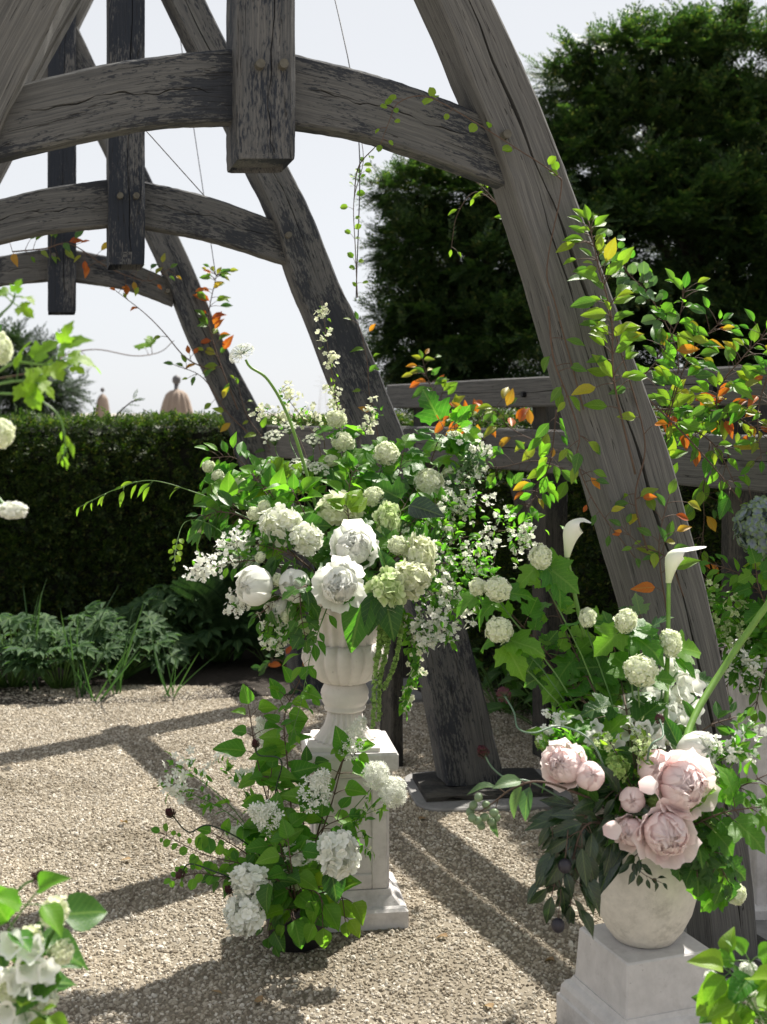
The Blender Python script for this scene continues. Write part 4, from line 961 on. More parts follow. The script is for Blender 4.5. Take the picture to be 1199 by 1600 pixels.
spray('blossom_spray', 'dense light green spray with tiny white flowers right of the urn bouquet', 'blossom', [[(590, 900, 3.72), (680, 830, 3.68), (740, 770, 3.66)], [(590, 900, 3.72), (690, 850, 3.66), (780, 830, 3.64), (832, 832, 3.62)], [(590, 900, 3.72), (690, 880, 3.66), (770, 890, 3.64)], [(600, 900, 3.72), (680, 900, 3.66), (720, 930, 3.64), (730, 945, 3.64)], [(600, 890, 3.72), (690, 800, 3.7), (700, 760, 3.7)]], 620, 6.5, 27, 620, 14, 34, 'white', lm='leaf', f0=.4, l0=.25)
spray('blossom_spray', 'upper leafy spray with white buds beyond the oblong snowball', 'blossom', [[(600, 880, 3.74), (690, 790, 3.72), (735, 735, 3.7), (745, 700, 3.7)], [(600, 880, 3.74), (690, 760, 3.72), (760, 720, 3.7)]], 60, 9, 14, 150, 17, 20, 'white', f0=.4, l0=.4, lm='leaf_grey')
spray('blossom_spray', 'hanging white blossom spray in front of the middle blade', 'blossom', [[(610, 910, 3.64), (665, 920, 3.6), (690, 960, 3.58), (697, 1003, 3.58)], [(610, 910, 3.64), (650, 930, 3.6), (662, 985, 3.58), (668, 1000, 3.58)]], 230, 7, 11, 130, 15, 12, 'pure', f0=.5, l0=.2)
spray('blossom_spray', 'thin trailing spray with tiny cream flowers beside the tassels', 'blossom', [[(610, 930, 3.62), (632, 975, 3.6), (650, 1040, 3.6), (640, 1075, 3.6), (633, 1112, 3.6)], [(610, 930, 3.62), (640, 980, 3.6), (652, 1050, 3.6)]], 80, 7, 7, 130, 16, 8, 'cream', f0=.3)
spray('blossom_spray', 'feathery cream spike rising in front of the middle blade', 'blossom', [[(545, 800, 3.9), (528, 640, 3.95), (512, 540, 3.98), (503, 470, 4.0)], [(545, 800, 3.9), (530, 660, 3.95), (517, 600, 3.98)]], 110, 6, 8, 45, 8, 10, 'cream', f0=.5, l0=.45, lm='leaf_lime')
spray('blossom_spray', 'airy pale twigs fanning out left of the allium stem', 'blossom', [[(500, 800, 3.9), (470, 690, 3.92), (430, 650, 3.94), (405, 640, 3.95)], [(500, 800, 3.9), (500, 700, 3.92), (455, 630, 3.94), (440, 610, 3.95)], [(510, 800, 3.9), (505, 680, 3.92), (470, 640, 3.94)], [(510, 800, 3.9), (560, 690, 3.92), (575, 660, 3.94), (590, 640, 3.95)]], 170, 6, 13, 60, 9, 12, 'cream', f0=.55, l0=.5)
# amaranth tassels
t = thing('amaranth_tassel', P(600, 930, 3.56), 'long green hanging amaranth tassels beside the urn', 'flower'); b0 = P(600, 930, 3.56)
for pts, r in (([(600, 930), (604, 980), (588, 1040), (583, 1137)], 6.2), ([(606, 935), (607, 1000), (594, 1060), (592, 1124)], 5.5), ([(615, 935), (626, 985), (616, 1040), (599, 1078)], 5.2), ([(602, 930), (595, 985), (590, 1030)], 6)):
    B = Bag(); W = [tuple(P(x, y, 3.55) - b0) for x, y in pts]; path = np.array(catmull(W, 120)); s = 3.55 / FPX
    for rep in range(5):
        p = path + rng.normal(0, .5, path.shape) * r * s * .55; B.many(FL4, scaled(zbasis(p - path + np.array([0, 0, -.001]) + rng.normal(0, .001, p.shape)), rng.uniform(.5, 1.0, len(p)) * r * s * .62 * np.linspace(1.25, .75, len(p))), p)
    st = link('strand', B.mesh('strand', 'amar'), t); mk('stem', tube(W, .002, .001, 5, 20), 'stem', st)
# large smooth leaves over the rim
for i, (b1, tp_, sz, mm) in enumerate((((570, 930), (545, 1018), 102, 'leaf'), ((590, 925), (575, 990), 80, 'leaf_deep'), ((600, 925), (618, 1000), 80, 'leaf_deep'), ((640, 790), (690, 800), 46, 'leaf_dark'))):
    a = P(*b1, 3.50); c = P(*tp_, 3.45)
    t = thing('broad_leaf', A, ['broad bright ribbed leaf hanging over the urn rim', 'broad deep green leaf beside the bright ribbed one', 'broad shaded leaf next to the hanging tassels', 'single dark leaf right of the middle snowball'][i], 'leaf', 'broad leaves')
    mk('petiole', tube([(0, 0, 0), tuple((a - A) * .6 + Vector((0, 0, .05))), tuple(a - A)], .003, .002), 'stem', t)
    link('blade', leaf_mesh('hosta', mm, i), t, a - A, quat(c - a, Vector((.1 * (i - 1), -1, .35))), (c - a).length * 1.03)
# leafy branches of the urn bouquet: (label, path, kind, mat, n, size)
UB = [
 ('bright leaves between the left snowballs and the hydrangeas', [(480, 870, 3.66), (430, 780, 3.62), (395, 740, 3.62)], 'ovate', 'leaf', 14, 38, .35, .2),
 ('bright leaves above the large left hydrangea', [(500, 870, 3.66), (470, 790, 3.6), (450, 755, 3.6)], 'ovate', 'leaf', 12, 34, .35, .1),
 ('light leaves between the middle hydrangea and the top snowballs', [(540, 880, 3.7), (545, 770, 3.66), (560, 725, 3.68)], 'ovate', 'leaf', 12, 34, .4, .1),
 ('lime leaves low behind the oblong snowball', [(580, 880, 3.7), (640, 800, 3.7), (690, 790, 3.7)], 'lobed', 'leaf_lime', 8, 34, .4, .1),
 ('sunlit leaf tufts on the far left of the urn bouquet', [(480, 890, 3.7), (380, 800, 3.68), (325, 770, 3.68)], 'ovate', 'leaf', 16, 34, .4, .4),
 ('green leaves under the left blossom spray', [(490, 910, 3.68), (420, 880, 3.62), (350, 880, 3.62)], 'ellip', 'leaf', 16, 32, .3, .3),
 ('fresh leaves filling the right side above the hydrangeas', [(570, 890, 3.68), (640, 820, 3.64), (700, 780, 3.66)], 'ovate', 'leaf', 16, 32, .3, .2),
 ('drooping green leaves folded over the upper right snowball', [(600, 880, 3.76), (655, 760, 3.76), (690, 680, 3.78), (722, 668, 3.79)], 'lobed', 'leaf', 12, 44, .45, .5),
 ('lobed leaves around the largest snowball bloom', [(590, 880, 3.74), (610, 790, 3.74), (632, 700, 3.76)], 'lobed', 'leaf', 12, 44, .3, .2),
 ('deep green lobed leaves left of the oblong snowball', [(590, 880, 3.7), (620, 810, 3.66), (650, 760, 3.68)], 'lobed', 'leaf_deep', 12, 46, .3, .3),
 ('leafy branch arching over the left snowballs', [(500, 890, 3.74), (430, 790, 3.72), (375, 720, 3.72), (330, 715, 3.72)], 'ellip', 'leaf', 16, 36, .35, .6),
 ('dark drooping leaves below the leftmost snowballs', [(490, 890, 3.72), (400, 820, 3.66), (345, 800, 3.64), (318, 810, 3.64)], 'ellip', 'leaf_deep', 18, 38, .3, .8),
 ('lime green leaves in the upper left of the bouquet', [(510, 890, 3.78), (460, 780, 3.78), (420, 745, 3.78)], 'lobed', 'leaf_lime', 8, 38, .5, .2),
 ('pair of lime leaves over the middle hydrangea', [(545, 900, 3.7), (545, 830, 3.62), (543, 790, 3.56)], 'ovate', 'leaf_lime', 4, 36, .7, -.2),
 ('green leaves filling the top centre behind the snowballs', [(545, 890, 3.82), (540, 780, 3.84), (535, 670, 3.86)], 'ellip', 'leaf', 18, 30, .3, .1),
 ('green leaves rising left of centre behind the hydrangeas', [(530, 890, 3.8), (500, 800, 3.8), (470, 730, 3.82)], 'ellip', 'leaf', 18, 28, .3, .1),
 ('green leaves rising right of centre behind the snowballs', [(555, 890, 3.8), (580, 800, 3.8), (595, 700, 3.84)], 'lobed', 'leaf', 14, 36, .3, .1),
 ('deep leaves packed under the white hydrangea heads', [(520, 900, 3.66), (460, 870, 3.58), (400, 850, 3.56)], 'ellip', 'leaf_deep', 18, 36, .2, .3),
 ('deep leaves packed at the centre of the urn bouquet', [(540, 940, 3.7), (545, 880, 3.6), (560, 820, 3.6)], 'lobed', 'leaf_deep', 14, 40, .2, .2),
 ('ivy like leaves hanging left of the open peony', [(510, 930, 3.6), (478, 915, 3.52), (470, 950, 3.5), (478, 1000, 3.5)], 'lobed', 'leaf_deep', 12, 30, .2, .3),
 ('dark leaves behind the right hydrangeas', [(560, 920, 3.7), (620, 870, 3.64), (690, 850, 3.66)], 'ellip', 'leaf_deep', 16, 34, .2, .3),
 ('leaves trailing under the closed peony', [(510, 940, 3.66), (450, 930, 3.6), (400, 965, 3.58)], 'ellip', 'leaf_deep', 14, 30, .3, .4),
]
for lab, pts, kd, mm, n_, sz, st, dr in UB: branch('leafy_branch', lab, 'branch', [Vector(A)] + pts[1:], kd, mm, int(n_ * 1.35), sz * 1.06, st, dr, .0026, 'twig')
branch('trailing_vine', 'thin arching shoot reaching far left over the dark hedge', 'vine', [Vector(A), (420, 810, 3.7), (330, 778, 3.66), (240, 751, 3.62), (180, 765, 3.6), (125, 792, 3.6)], 'lance', 'leaf_lime', 12, 24, .5, .9, .0022, 'stem', 'trailing vines', ang=35)
branch('trailing_vine', 'leafy vine trailing from the urn down to the floor bouquet', 'vine', [P(515, 940, 3.55), P(498, 985, 3.5), P(484, 1030, 3.5), P(470, 1100, 3.5), P(452, 1160, 3.52)], 'ellip', 'leaf', 18, 26, .1, .2, .002, 'stem', 'trailing vines', pair=False)
branch('trailing_vine', 'short hanging tendril with buds at the far left', 'vine', [Vector(A), P(400, 870, 3.66), P(330, 820, 3.64), P(291, 815, 3.62), P(276, 850, 3.62), P(272, 885, 3.62)], 'round', 'leaf_lime', 10, 11, .75, .5, .0012, 'stem', 'trailing vines')

# ------------------------------------------------------------------ floor bouquet
A = FM; BACK = None
hyd(528, 1334, 3.36, 74, 80, 'bright white hydrangea at the right of the floor bouquet', A, 'pure', (.45, -.7, .4), 1)
hyd(383, 1428, 3.36, 72, 72, 'lowest white hydrangea touching the gravel', A, 'pure', (-.5, -.8, .0), 1)
hyd(392, 1376, 3.38, 76, 56, 'shaded white hydrangea above the lowest one', A, 'pure', (-.4, -.8, .3), 1)
hyd(470, 1332, 3.46, 56, 44, 'half hidden white hydrangea in the middle of the floor bouquet', A, 'pure', (0, -.8, .5), 1)
hyd(460, 1370, 3.52, 44, 40, 'small white hydrangea deep in the floor bouquet leaves', A, 'white', (0, -.9, .2), 1)
lilac(410, 1272, 3.42, 52, 64, 'white lilac cluster left of centre in the floor bouquet', A, f=(-.3, -.5, .3))
lilac(497, 1228, 3.48, 56, 60, 'white lilac cluster in front of the pedestal shaft', A, f=(.3, -.3, .6))
lilac(413, 1152, 3.62, 38, 68, 'tallest narrow white lilac of the floor bouquet', A, f=(-.2, -.3, .9))
lilac(555, 1148, 3.62, 44, 64, 'white lilac leaning on the pedestal cap by the urn foot', A, f=(.35, -.3, .8))
lilac(372, 1300, 3.56, 30, 40, 'small white lilac tip at the left of the floor bouquet', A, f=(-.8, -.4, .2))
bloom('feathery_flower', FLUF[0], 588, 1212, 3.58, 46, 40, 'feathery cream flower head upper one beside the pedestal cap', 'flower', A, (.2, -.5, .6), .0018, 0, group='feathery cream flowers')
bloom('feathery_flower', FLUF[0], 614, 1238, 3.56, 44, 46, 'feathery cream flower head lower right one beside the pedestal', 'flower', A, (.5, -.5, .4), .0018, 0, group='feathery cream flowers')
FB = [
 ('low leaves hiding the left side of the black pot', [(445, 1420, 3.5), (425, 1440, 3.46), (420, 1465, 3.46)], 'ovate', 'leaf_deep', 7, 40, .2, .5),
 ('low leaves hiding the front of the black pot', [(460, 1420, 3.48), (455, 1430, 3.44), (465, 1455, 3.43)], 'ovate', 'leaf', 7, 40, .2, .6),
 ('sunlit leaves on the right shoulder of the floor bouquet', [(480, 1370, 3.54), (500, 1300, 3.52), (545, 1275, 3.52)], 'ovate', 'leaf', 10, 46, .2, .3),
 ('overlapping leaves in front of the middle hydrangea', [(460, 1390, 3.46), (455, 1350, 3.36), (450, 1310, 3.36)], 'ovate', 'leaf', 9, 48, .1, .5),
 ('drooping leaves between the two left hydrangeas', [(450, 1390, 3.46), (420, 1370, 3.36), (400, 1400, 3.35)], 'ovate', 'leaf_deep', 8, 42, .2, .5),
 ('upright leaves behind the left lilac cluster', [(445, 1350, 3.6), (420, 1260, 3.56), (425, 1200, 3.56)], 'ovate', 'leaf', 16, 42, .1, .25),
 ('tall leafy branch climbing from the floor bouquet to the urn', [(460, 1330, 3.58), (450, 1200, 3.58), (445, 1120, 3.56), (470, 1060, 3.54)], 'ovate', 'leaf', 20, 46, .25, .25),
 ('bright leafy branch left of the urn foot', [(440, 1330, 3.58), (405, 1200, 3.58), (388, 1100, 3.58)], 'ovate', 'leaf', 12, 42, .4, .3),
 ('lime leaves at the lower right of the floor bouquet', [(490, 1400, 3.48), (530, 1395, 3.42), (540, 1440, 3.4)], 'ovate', 'leaf_lime', 7, 44, .35, .3),
 ('broad leaves spilling over the front of the black pot', [(470, 1390, 3.46), (500, 1400, 3.4), (505, 1450, 3.38)], 'ovate', 'leaf', 10, 50, .1, .4),
 ('large heart shaped leaves in the middle of the floor bouquet', [(455, 1370, 3.5), (440, 1330, 3.46), (438, 1290, 3.46)], 'ovate', 'leaf', 14, 48, .05, .35),
 ('leafy branch in front of the pedestal shaft', [(490, 1340, 3.56), (520, 1250, 3.6), (540, 1180, 3.62), (560, 1180, 3.62)], 'ovate', 'leaf', 14, 40, .3, .35),
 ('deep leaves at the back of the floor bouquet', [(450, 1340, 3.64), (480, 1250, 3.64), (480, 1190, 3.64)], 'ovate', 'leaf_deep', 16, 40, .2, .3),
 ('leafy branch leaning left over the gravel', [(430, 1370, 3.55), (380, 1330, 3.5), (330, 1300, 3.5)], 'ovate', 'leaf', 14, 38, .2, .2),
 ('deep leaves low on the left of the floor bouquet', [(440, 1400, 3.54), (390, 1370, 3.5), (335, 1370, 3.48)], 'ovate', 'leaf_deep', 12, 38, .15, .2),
]
for lab, pts, kd, mm, n_, sz, st, dr in FB: branch('leafy_branch', lab, 'branch', [Vector(A)] + pts, kd, mm, n_, sz, st, dr, .003, 'twig', facec=.65)
branch('leafy_branch', 'round leaved sprig at the left of the floor bouquet', 'branch', [Vector(A), (400, 1360, 3.5), (320, 1335, 3.46), (250, 1300, 3.46)], 'round', 'leaf', 22, 20, .4, .1, .002, 'twig', ang=70)
branch('leafy_branch', 'lower round leaved sprig over the gravel', 'branch', [Vector(A), (400, 1390, 3.5), (320, 1365, 3.46), (268, 1375, 3.44)], 'round', 'leaf', 18, 20, .4, .1, .002, 'twig', ang=70)
spray('phlox_spray', 'pale thin phlox sprays fading into the gravel at left', 'blossom', [[(455, 1400, 3.6), (380, 1290, 3.56), (300, 1240, 3.54), (245, 1222, 3.54)], [(455, 1400, 3.6), (370, 1270, 3.58), (300, 1210, 3.58), (265, 1200, 3.58)], [(455, 1400, 3.6), (390, 1250, 3.6), (345, 1190, 3.62)]], 60, 12, 12, 90, 18, 12, 'pure', FL5b, 'lance', f0=.6, l0=.35, sm='stem')
spray('fern_sprig', 'fine green stems between the feathery flowers and the pedestal', 'sprig', [[(470, 1400, 3.58), (540, 1310, 3.52), (575, 1250, 3.54)], [(470, 1400, 3.58), (550, 1290, 3.52), (600, 1260, 3.54)], [(470, 1400, 3.58), (560, 1300, 3.5), (572, 1340, 3.5)]], 6, 4, 6, 60, 16, 10, 'cream', lk='lance', f0=.8, l0=.4, sm='stem')
for pts, lab, r in (([(455, 1410, 3.56), (400, 1330, 3.5), (330, 1290, 3.48), (295, 1300, 3.47), (268, 1272, 3.46)], 'dark purple bud on a curled stem left of the floor bouquet', 11),
    ([(455, 1410, 3.56), (420, 1380, 3.46), (360, 1370, 3.44), (300, 1350, 3.43), (284, 1364, 3.43)], 'dull purple bud low on the left over the gravel', 10),
    ([(455, 1410, 3.56), (450, 1360, 3.42), (420, 1390, 3.4), (378, 1410, 3.4), (360, 1392, 3.4)], 'dark bud on a wavy stem above the lowest hydrangea', 10),
    ([(455, 1410, 3.56), (430, 1260, 3.5), (440, 1190, 3.46), (405, 1180, 3.46), (400, 1164, 3.46)], 'dark red bud among the upper floor bouquet leaves', 9)):
    drumstick(pts, lab, r, 'leaf_dark')

# ------------------------------------------------------------------ pink peony bouquet in the cream pot
A = PM; BACK = (1168, 90, .24)
for px, py, Y, w, h, lab, lv in (
 (778, 921, 2.86, 50, 46, 'pair of creamy snowballs far left, the right larger one', 3),
 (747, 917, 2.90, 33, 33, 'small snowball leftmost above the gravel', 2),
 (780, 985, 2.84, 52, 48, 'cream snowball low at the left on the viburnum branch', 4),
 (845, 870, 2.90, 48, 42, 'cream snowball highest on the left viburnum branch', 4),
 (978, 970, 2.80, 47, 40, 'cream snowball at the top centre between the two callas', 4),
 (1001, 1048, 2.72, 60, 58, 'largest snowball in the middle of the right bouquet', 4),
 (1048, 1005, 2.82, 40, 54, 'cream snowball right of the top centre one below the second calla', 3),
 (918, 965, 2.84, 31, 40, 'narrow snowball beside the first calla stem', 3)):
    snow(px, py, Y, w, lab, A, h, lv, ls=.085)
for px, py, Y, w, lab in ((963, 1200, 2.84, 42, 'lime green snowball between the left and right pink peonies'), (851, 1158, 2.90, 30, 'lime green snowball half hidden above the left pink peony'), (1022, 1251, 2.82, 27, 'small lime snowball under the big right peony'), (1120, 1232, 2.86, 36, 'lime snowball in the shade right of the peonies'), (1110, 1292, 2.86, 30, 'small lime snowball low at the right of the peonies'), (965, 1082, 2.92, 26, 'small lime snowball left of the white bell flowers'), (1128, 1353, 2.84, 30, 'greenish snowball right of the pot')):
    snow(px, py, Y, w, lab, A, None, 2, True, ls=.06)
snow(1150, 1397, 2.84, 38, 'cream snowball hanging lowest at the right of the pot', A, 34, 3, f=(.3, -.8, -.2)); snow(1108, 1370, 2.86, 22, 'small cream snowball hanging close to the pot', A, 22, 2, f=(.2, -.8, -.2)); snow(1088, 1342, 2.86, 22, 'tiny cream snowball just right of the lowest peony', A, 18, 1, f=(.2, -.9, -.1))
pk = 'peony_p'
peony(882, 1196, 2.82, 66, 'pale pink peony at the left of the pot bouquet', A, pk, .72, (-.35, -.8, .35), 7, 72)
peony(921, 1213, 2.80, 46, 'small pink peony bud right of the left pale one', A, pk, .25, (.1, -.85, .35), 5, 30)
peony(1027, 1203, 2.84, 58, 'pale pink peony behind the big right one', A, pk, .45, (-.1, -.85, .4), 7, 50)
peony(1068, 1226, 2.77, 86, 'big open pink peony at the right of the pot bouquet', A, pk, .85, (.15, -.9, .2), 9, 80)
peony(989, 1251, 2.80, 40, 'small pink peony bud in the centre of the pot bouquet', A, pk, .2, (-.2, -.9, .2), 5, 26)
peony(986, 1300, 2.78, 52, 'half side pink peony left of the lowest open one', A, pk, .6, (-.4, -.9, .05), 7, 70)
peony(1041, 1303, 2.74, 80, 'lowest open pink peony above the pot rim', A, pk, .9, (.1, -.95, .05), 9, 80)
peony(1090, 1177, 2.90, 64, 'half closed white peony at the back right of the pink ones', A, 'peony_w', .3, (.3, -.75, .4), 7, 42)
LPM = tmesh('petal', petal_t(5, 4, .5, .3, .1, .02), pk)
for px, py, lab in ((1013, 1228, 'single loose pale petal between the pink peonies'), (957, 1298, 'single pale petal sticking out left of the lowest peonies')):
    q = P(px, py, 2.74); link_ = tag(link('loose_petal', LPM, None, q + Vector((-.02, 0, 0)), quat((1, 0, .1), (0, -1, .2)), .04), lab, 'petal', 'loose petals')
# white bell flowers
def bells(pts, n, lab, sz):
    W = [P(*p) for p in pts]; t = thing('bellflower_spike', A, lab, 'flower', 'white bellflower spikes'); path = [Vector(v) for v in catmull([w - A for w in W], 30)]
    mk('stem', tube([(0, 0, 0)] + [tuple(w - A) for w in W], .003, .002), 'stem', t)
    for i in range(n):
        p = path[int(30 * (i + .5) / n)]; a = i * 2.4; d = Vector((math.cos(a) * .8, -.75, .25 + .3 * math.sin(a))).normalized()
        link('bell', BELL, t, p + d * .012, zq(d), sz * rnd.uniform(.8, 1.15))
def bellm():
    v = []; f = []; prof = [(.15, 0), (.42, .12), (.55, .5), (.6, .85), (.85, 1.1), (1.05, 1.15)]; S = 25; uv = []
    for i, (r, z) in enumerate(prof):
        for k in range(S):
            a = 2 * math.pi * k / S; rr = r * (1 + (.16 * math.cos(5 * a) if i > 3 else 0)); v.append((rr * math.cos(a), rr * math.sin(a), z - (.12 * math.cos(5 * a + math.pi) if i == 5 else 0))); uv.append((.3 + .7 * i / 5, .3))
    for i in range(5):
        for k in range(S): f.append((i * S + k, i * S + (k + 1) % S, i * S + S + (k + 1) % S, i * S + S + k))
    b = Bag(); b.tpl(T(v, f, uv)); return b.mesh('bell', 'pure')
BELL = bellm()
bells([(1010, 1160, 2.92), (1040, 1100, 2.92), (1062, 1030, 2.94)], 13, 'white bellflower spike right of the largest snowball', .026)
bells([(985, 1160, 2.94), (992, 1120, 2.94), (1000, 1080, 2.94)], 9, 'white bellflower spike under the largest snowball', .025)
bells([(1030, 1160, 2.95), (1062, 1120, 2.95), (1070, 1070, 2.95)], 9, 'white bellflower spike close to the leaning thick stalk', .024)
bells([(950, 1170, 2.93), (925, 1150, 2.92), (915, 1130, 2.92)], 5, 'white bellflower spike low at the left above the peonies', .02)
# callas
def calla(px, py, Y, hpx, tip, stem_pts_, lab):
    W = [P(*p) for p in stem_pts_]; t = thing('calla_lily', W[0], lab, 'flower', 'white calla lilies')
    mk('stem', tube([tuple(w - W[0]) for w in W], .0062, .005, 10, 26), 'stalk', t)
    L = hpx * Y / FPX; v, f, uv = [], [], []; nr, nc = 12, 17
    for i in range(nr + 1):
        s = i / nr
        for j in range(nc):
            a = 2 * math.pi * j / (nc - 1) - math.pi; fr = (math.cos(a / 2) ** 2) ** 1.3       # 1 at the hood (back), 0 at the seam in front
            rad = (.08 + .21 * s ** 1.2 + .10 * s ** 4) * L; h = L * s * (.70 + (.80 + .5 * tip) * fr)
            e = max(0.0, h - .62 * L); rho = L * (.45 if tip < 1 else .35); be = min(e / rho, 1.75 if tip < 1 else 1.48); ex = max(0.0, e - be * rho)
            z = min(h, .62 * L) + rho * math.sin(be) + ex * math.cos(be); x = -math.cos(a) * rad + rho * (1 - math.cos(be)) + ex * math.sin(be) + .05 * L * s; y = math.sin(a) * rad * (1.05 + .25 * s)
            v.append((x, y, z)); uv.append((.15 + .85 * s, .2))
    for i in range(nr):
        for j in range(nc - 1): f.append((i * nc + j, i * nc + j + 1, (i + 1) * nc + j + 1, (i + 1) * nc + j))
    d = (W[-1] - W[-2]).normalized(); hp = W[-1] - W[0]; q = quat(Vector((1, -.15, 0)), d) 
    mk('spathe', T(v, f, uv), 'calla', t, hp - d * .004, rot=q)
    mk('spadix', tube([(0, 0, 0), (0, 0, L * .5)], .005, .004, 8, 3), 'spadix', t, hp, rot=q)
calla(890, 868, 2.95, 60, .8, [(1000, 1260, 2.95), (972, 1165, 2.94), (930, 1060, 2.94), (903, 950, 2.95), (886, 868, 2.95)], 'left white calla lily with curled tip on a slanted stem')
calla(1045, 908, 2.88, 58, 1.5, [(1030, 1260, 2.88), (1040, 1120, 2.88), (1044, 1000, 2.88), (1045, 908, 2.88)], 'right white calla lily with its tongue pointing right')
W = [P(1060, 1200, 2.86), P(1085, 1120, 2.85), P(1140, 1030, 2.84), P(1210, 930, 2.83), P(1290, 820, 2.82)]
t = thing('thick_flower_stalk', W[0], 'thick bright green stalk leaning out to the right', 'stalk'); mk('stem', tube([tuple(w - W[0]) for w in W], .0085, .0075, 10, 20), 'stalk', t)
link('flower_head', ALW[0], t, W[-1] - W[0], zq((W[-1] - W[-2]).normalized()), .05)
for pts, lab, r, sm in (([(960, 1240, 2.85), (925, 1160, 2.8), (875, 1135, 2.78), (835, 1145, 2.78), (810, 1138, 2.78), (803, 1112, 2.78), (788, 1086, 2.78)], 'purple bud on a wavy stem at the left above the gravel', 15, 'stem_grey'),
    ([(900, 1260, 2.85), (830, 1222, 2.8), (795, 1218, 2.8), (770, 1200, 2.8), (756, 1177, 2.8)], 'dull purple bud lowest at the left near the timber sill', 13, 'stem_grey'),
    ([(1010, 1240, 2.86), (1015, 1170, 2.8), (1036, 1150, 2.79), (1031, 1124, 2.79)], 'dark crimson bud in front of the white bellflowers', 10, 'stem_grey')):
    drumstick(pts, lab, r, sm)
# dark laurel-like leaves cascading left
DK = [
 ('dark glossy leaves cascading left of the pot', [(925, 1275, 2.82), (885, 1325, 2.8), (862, 1400, 2.78)], 22, 62, .1),
 ('dark glossy leaves hanging along the pot', [(925, 1285, 2.80), (895, 1345, 2.78), (892, 1415, 2.78)], 18, 56, .1),
 ('dark glossy leaves under the left pink peony', [(940, 1260, 2.86), (890, 1270, 2.82), (860, 1290, 2.8)], 18, 52, .1),
 ('dark leaves between the pink peonies', [(970, 1280, 2.84), (975, 1240, 2.82), (960, 1230, 2.82)], 14, 48, .0)]
for lab, pts, n_, sz, st in DK: branch('dark_leafy_branch', lab, 'branch', [Vector(A)] + pts, 'laurel', 'leaf_dark', int(n_ * 1.2), sz * 1.15, st, .55, .003, 'twig', 'dark leafy branches', ang=48, facec=.7)
for px, py, lab in ((883, 1353, 'dark plum resting in the dark leaves'), (872, 1446, 'dark plum hanging lowest below the dark leaves')):
    q = P(px, py, 2.76); tt = thing('plum', q, lab, 'fruit', 'dark plums'); mk('fruit', lathe([(.015 * max(.05, math.sin(x)), -.016 * math.cos(x)) for x in np.linspace(0, math.pi, 10)], 14), 'plum', tt); mk('stalk', tube([(0, 0, .012), (.004, .005, .04), (.008, .01, .075)], .0012), 'twig', tt)
branch('dark_leafy_branch', 'small dark sprig falling over the front of the pot', 'branch', [P(1000, 1330, 2.82), P(990, 1345, 2.80), P(1005, 1365, 2.79), P(1035, 1380, 2.79)], 'ellip', 'leaf_dark', 12, 24, .1, .4, .0015, 'twig', 'dark leafy branches')
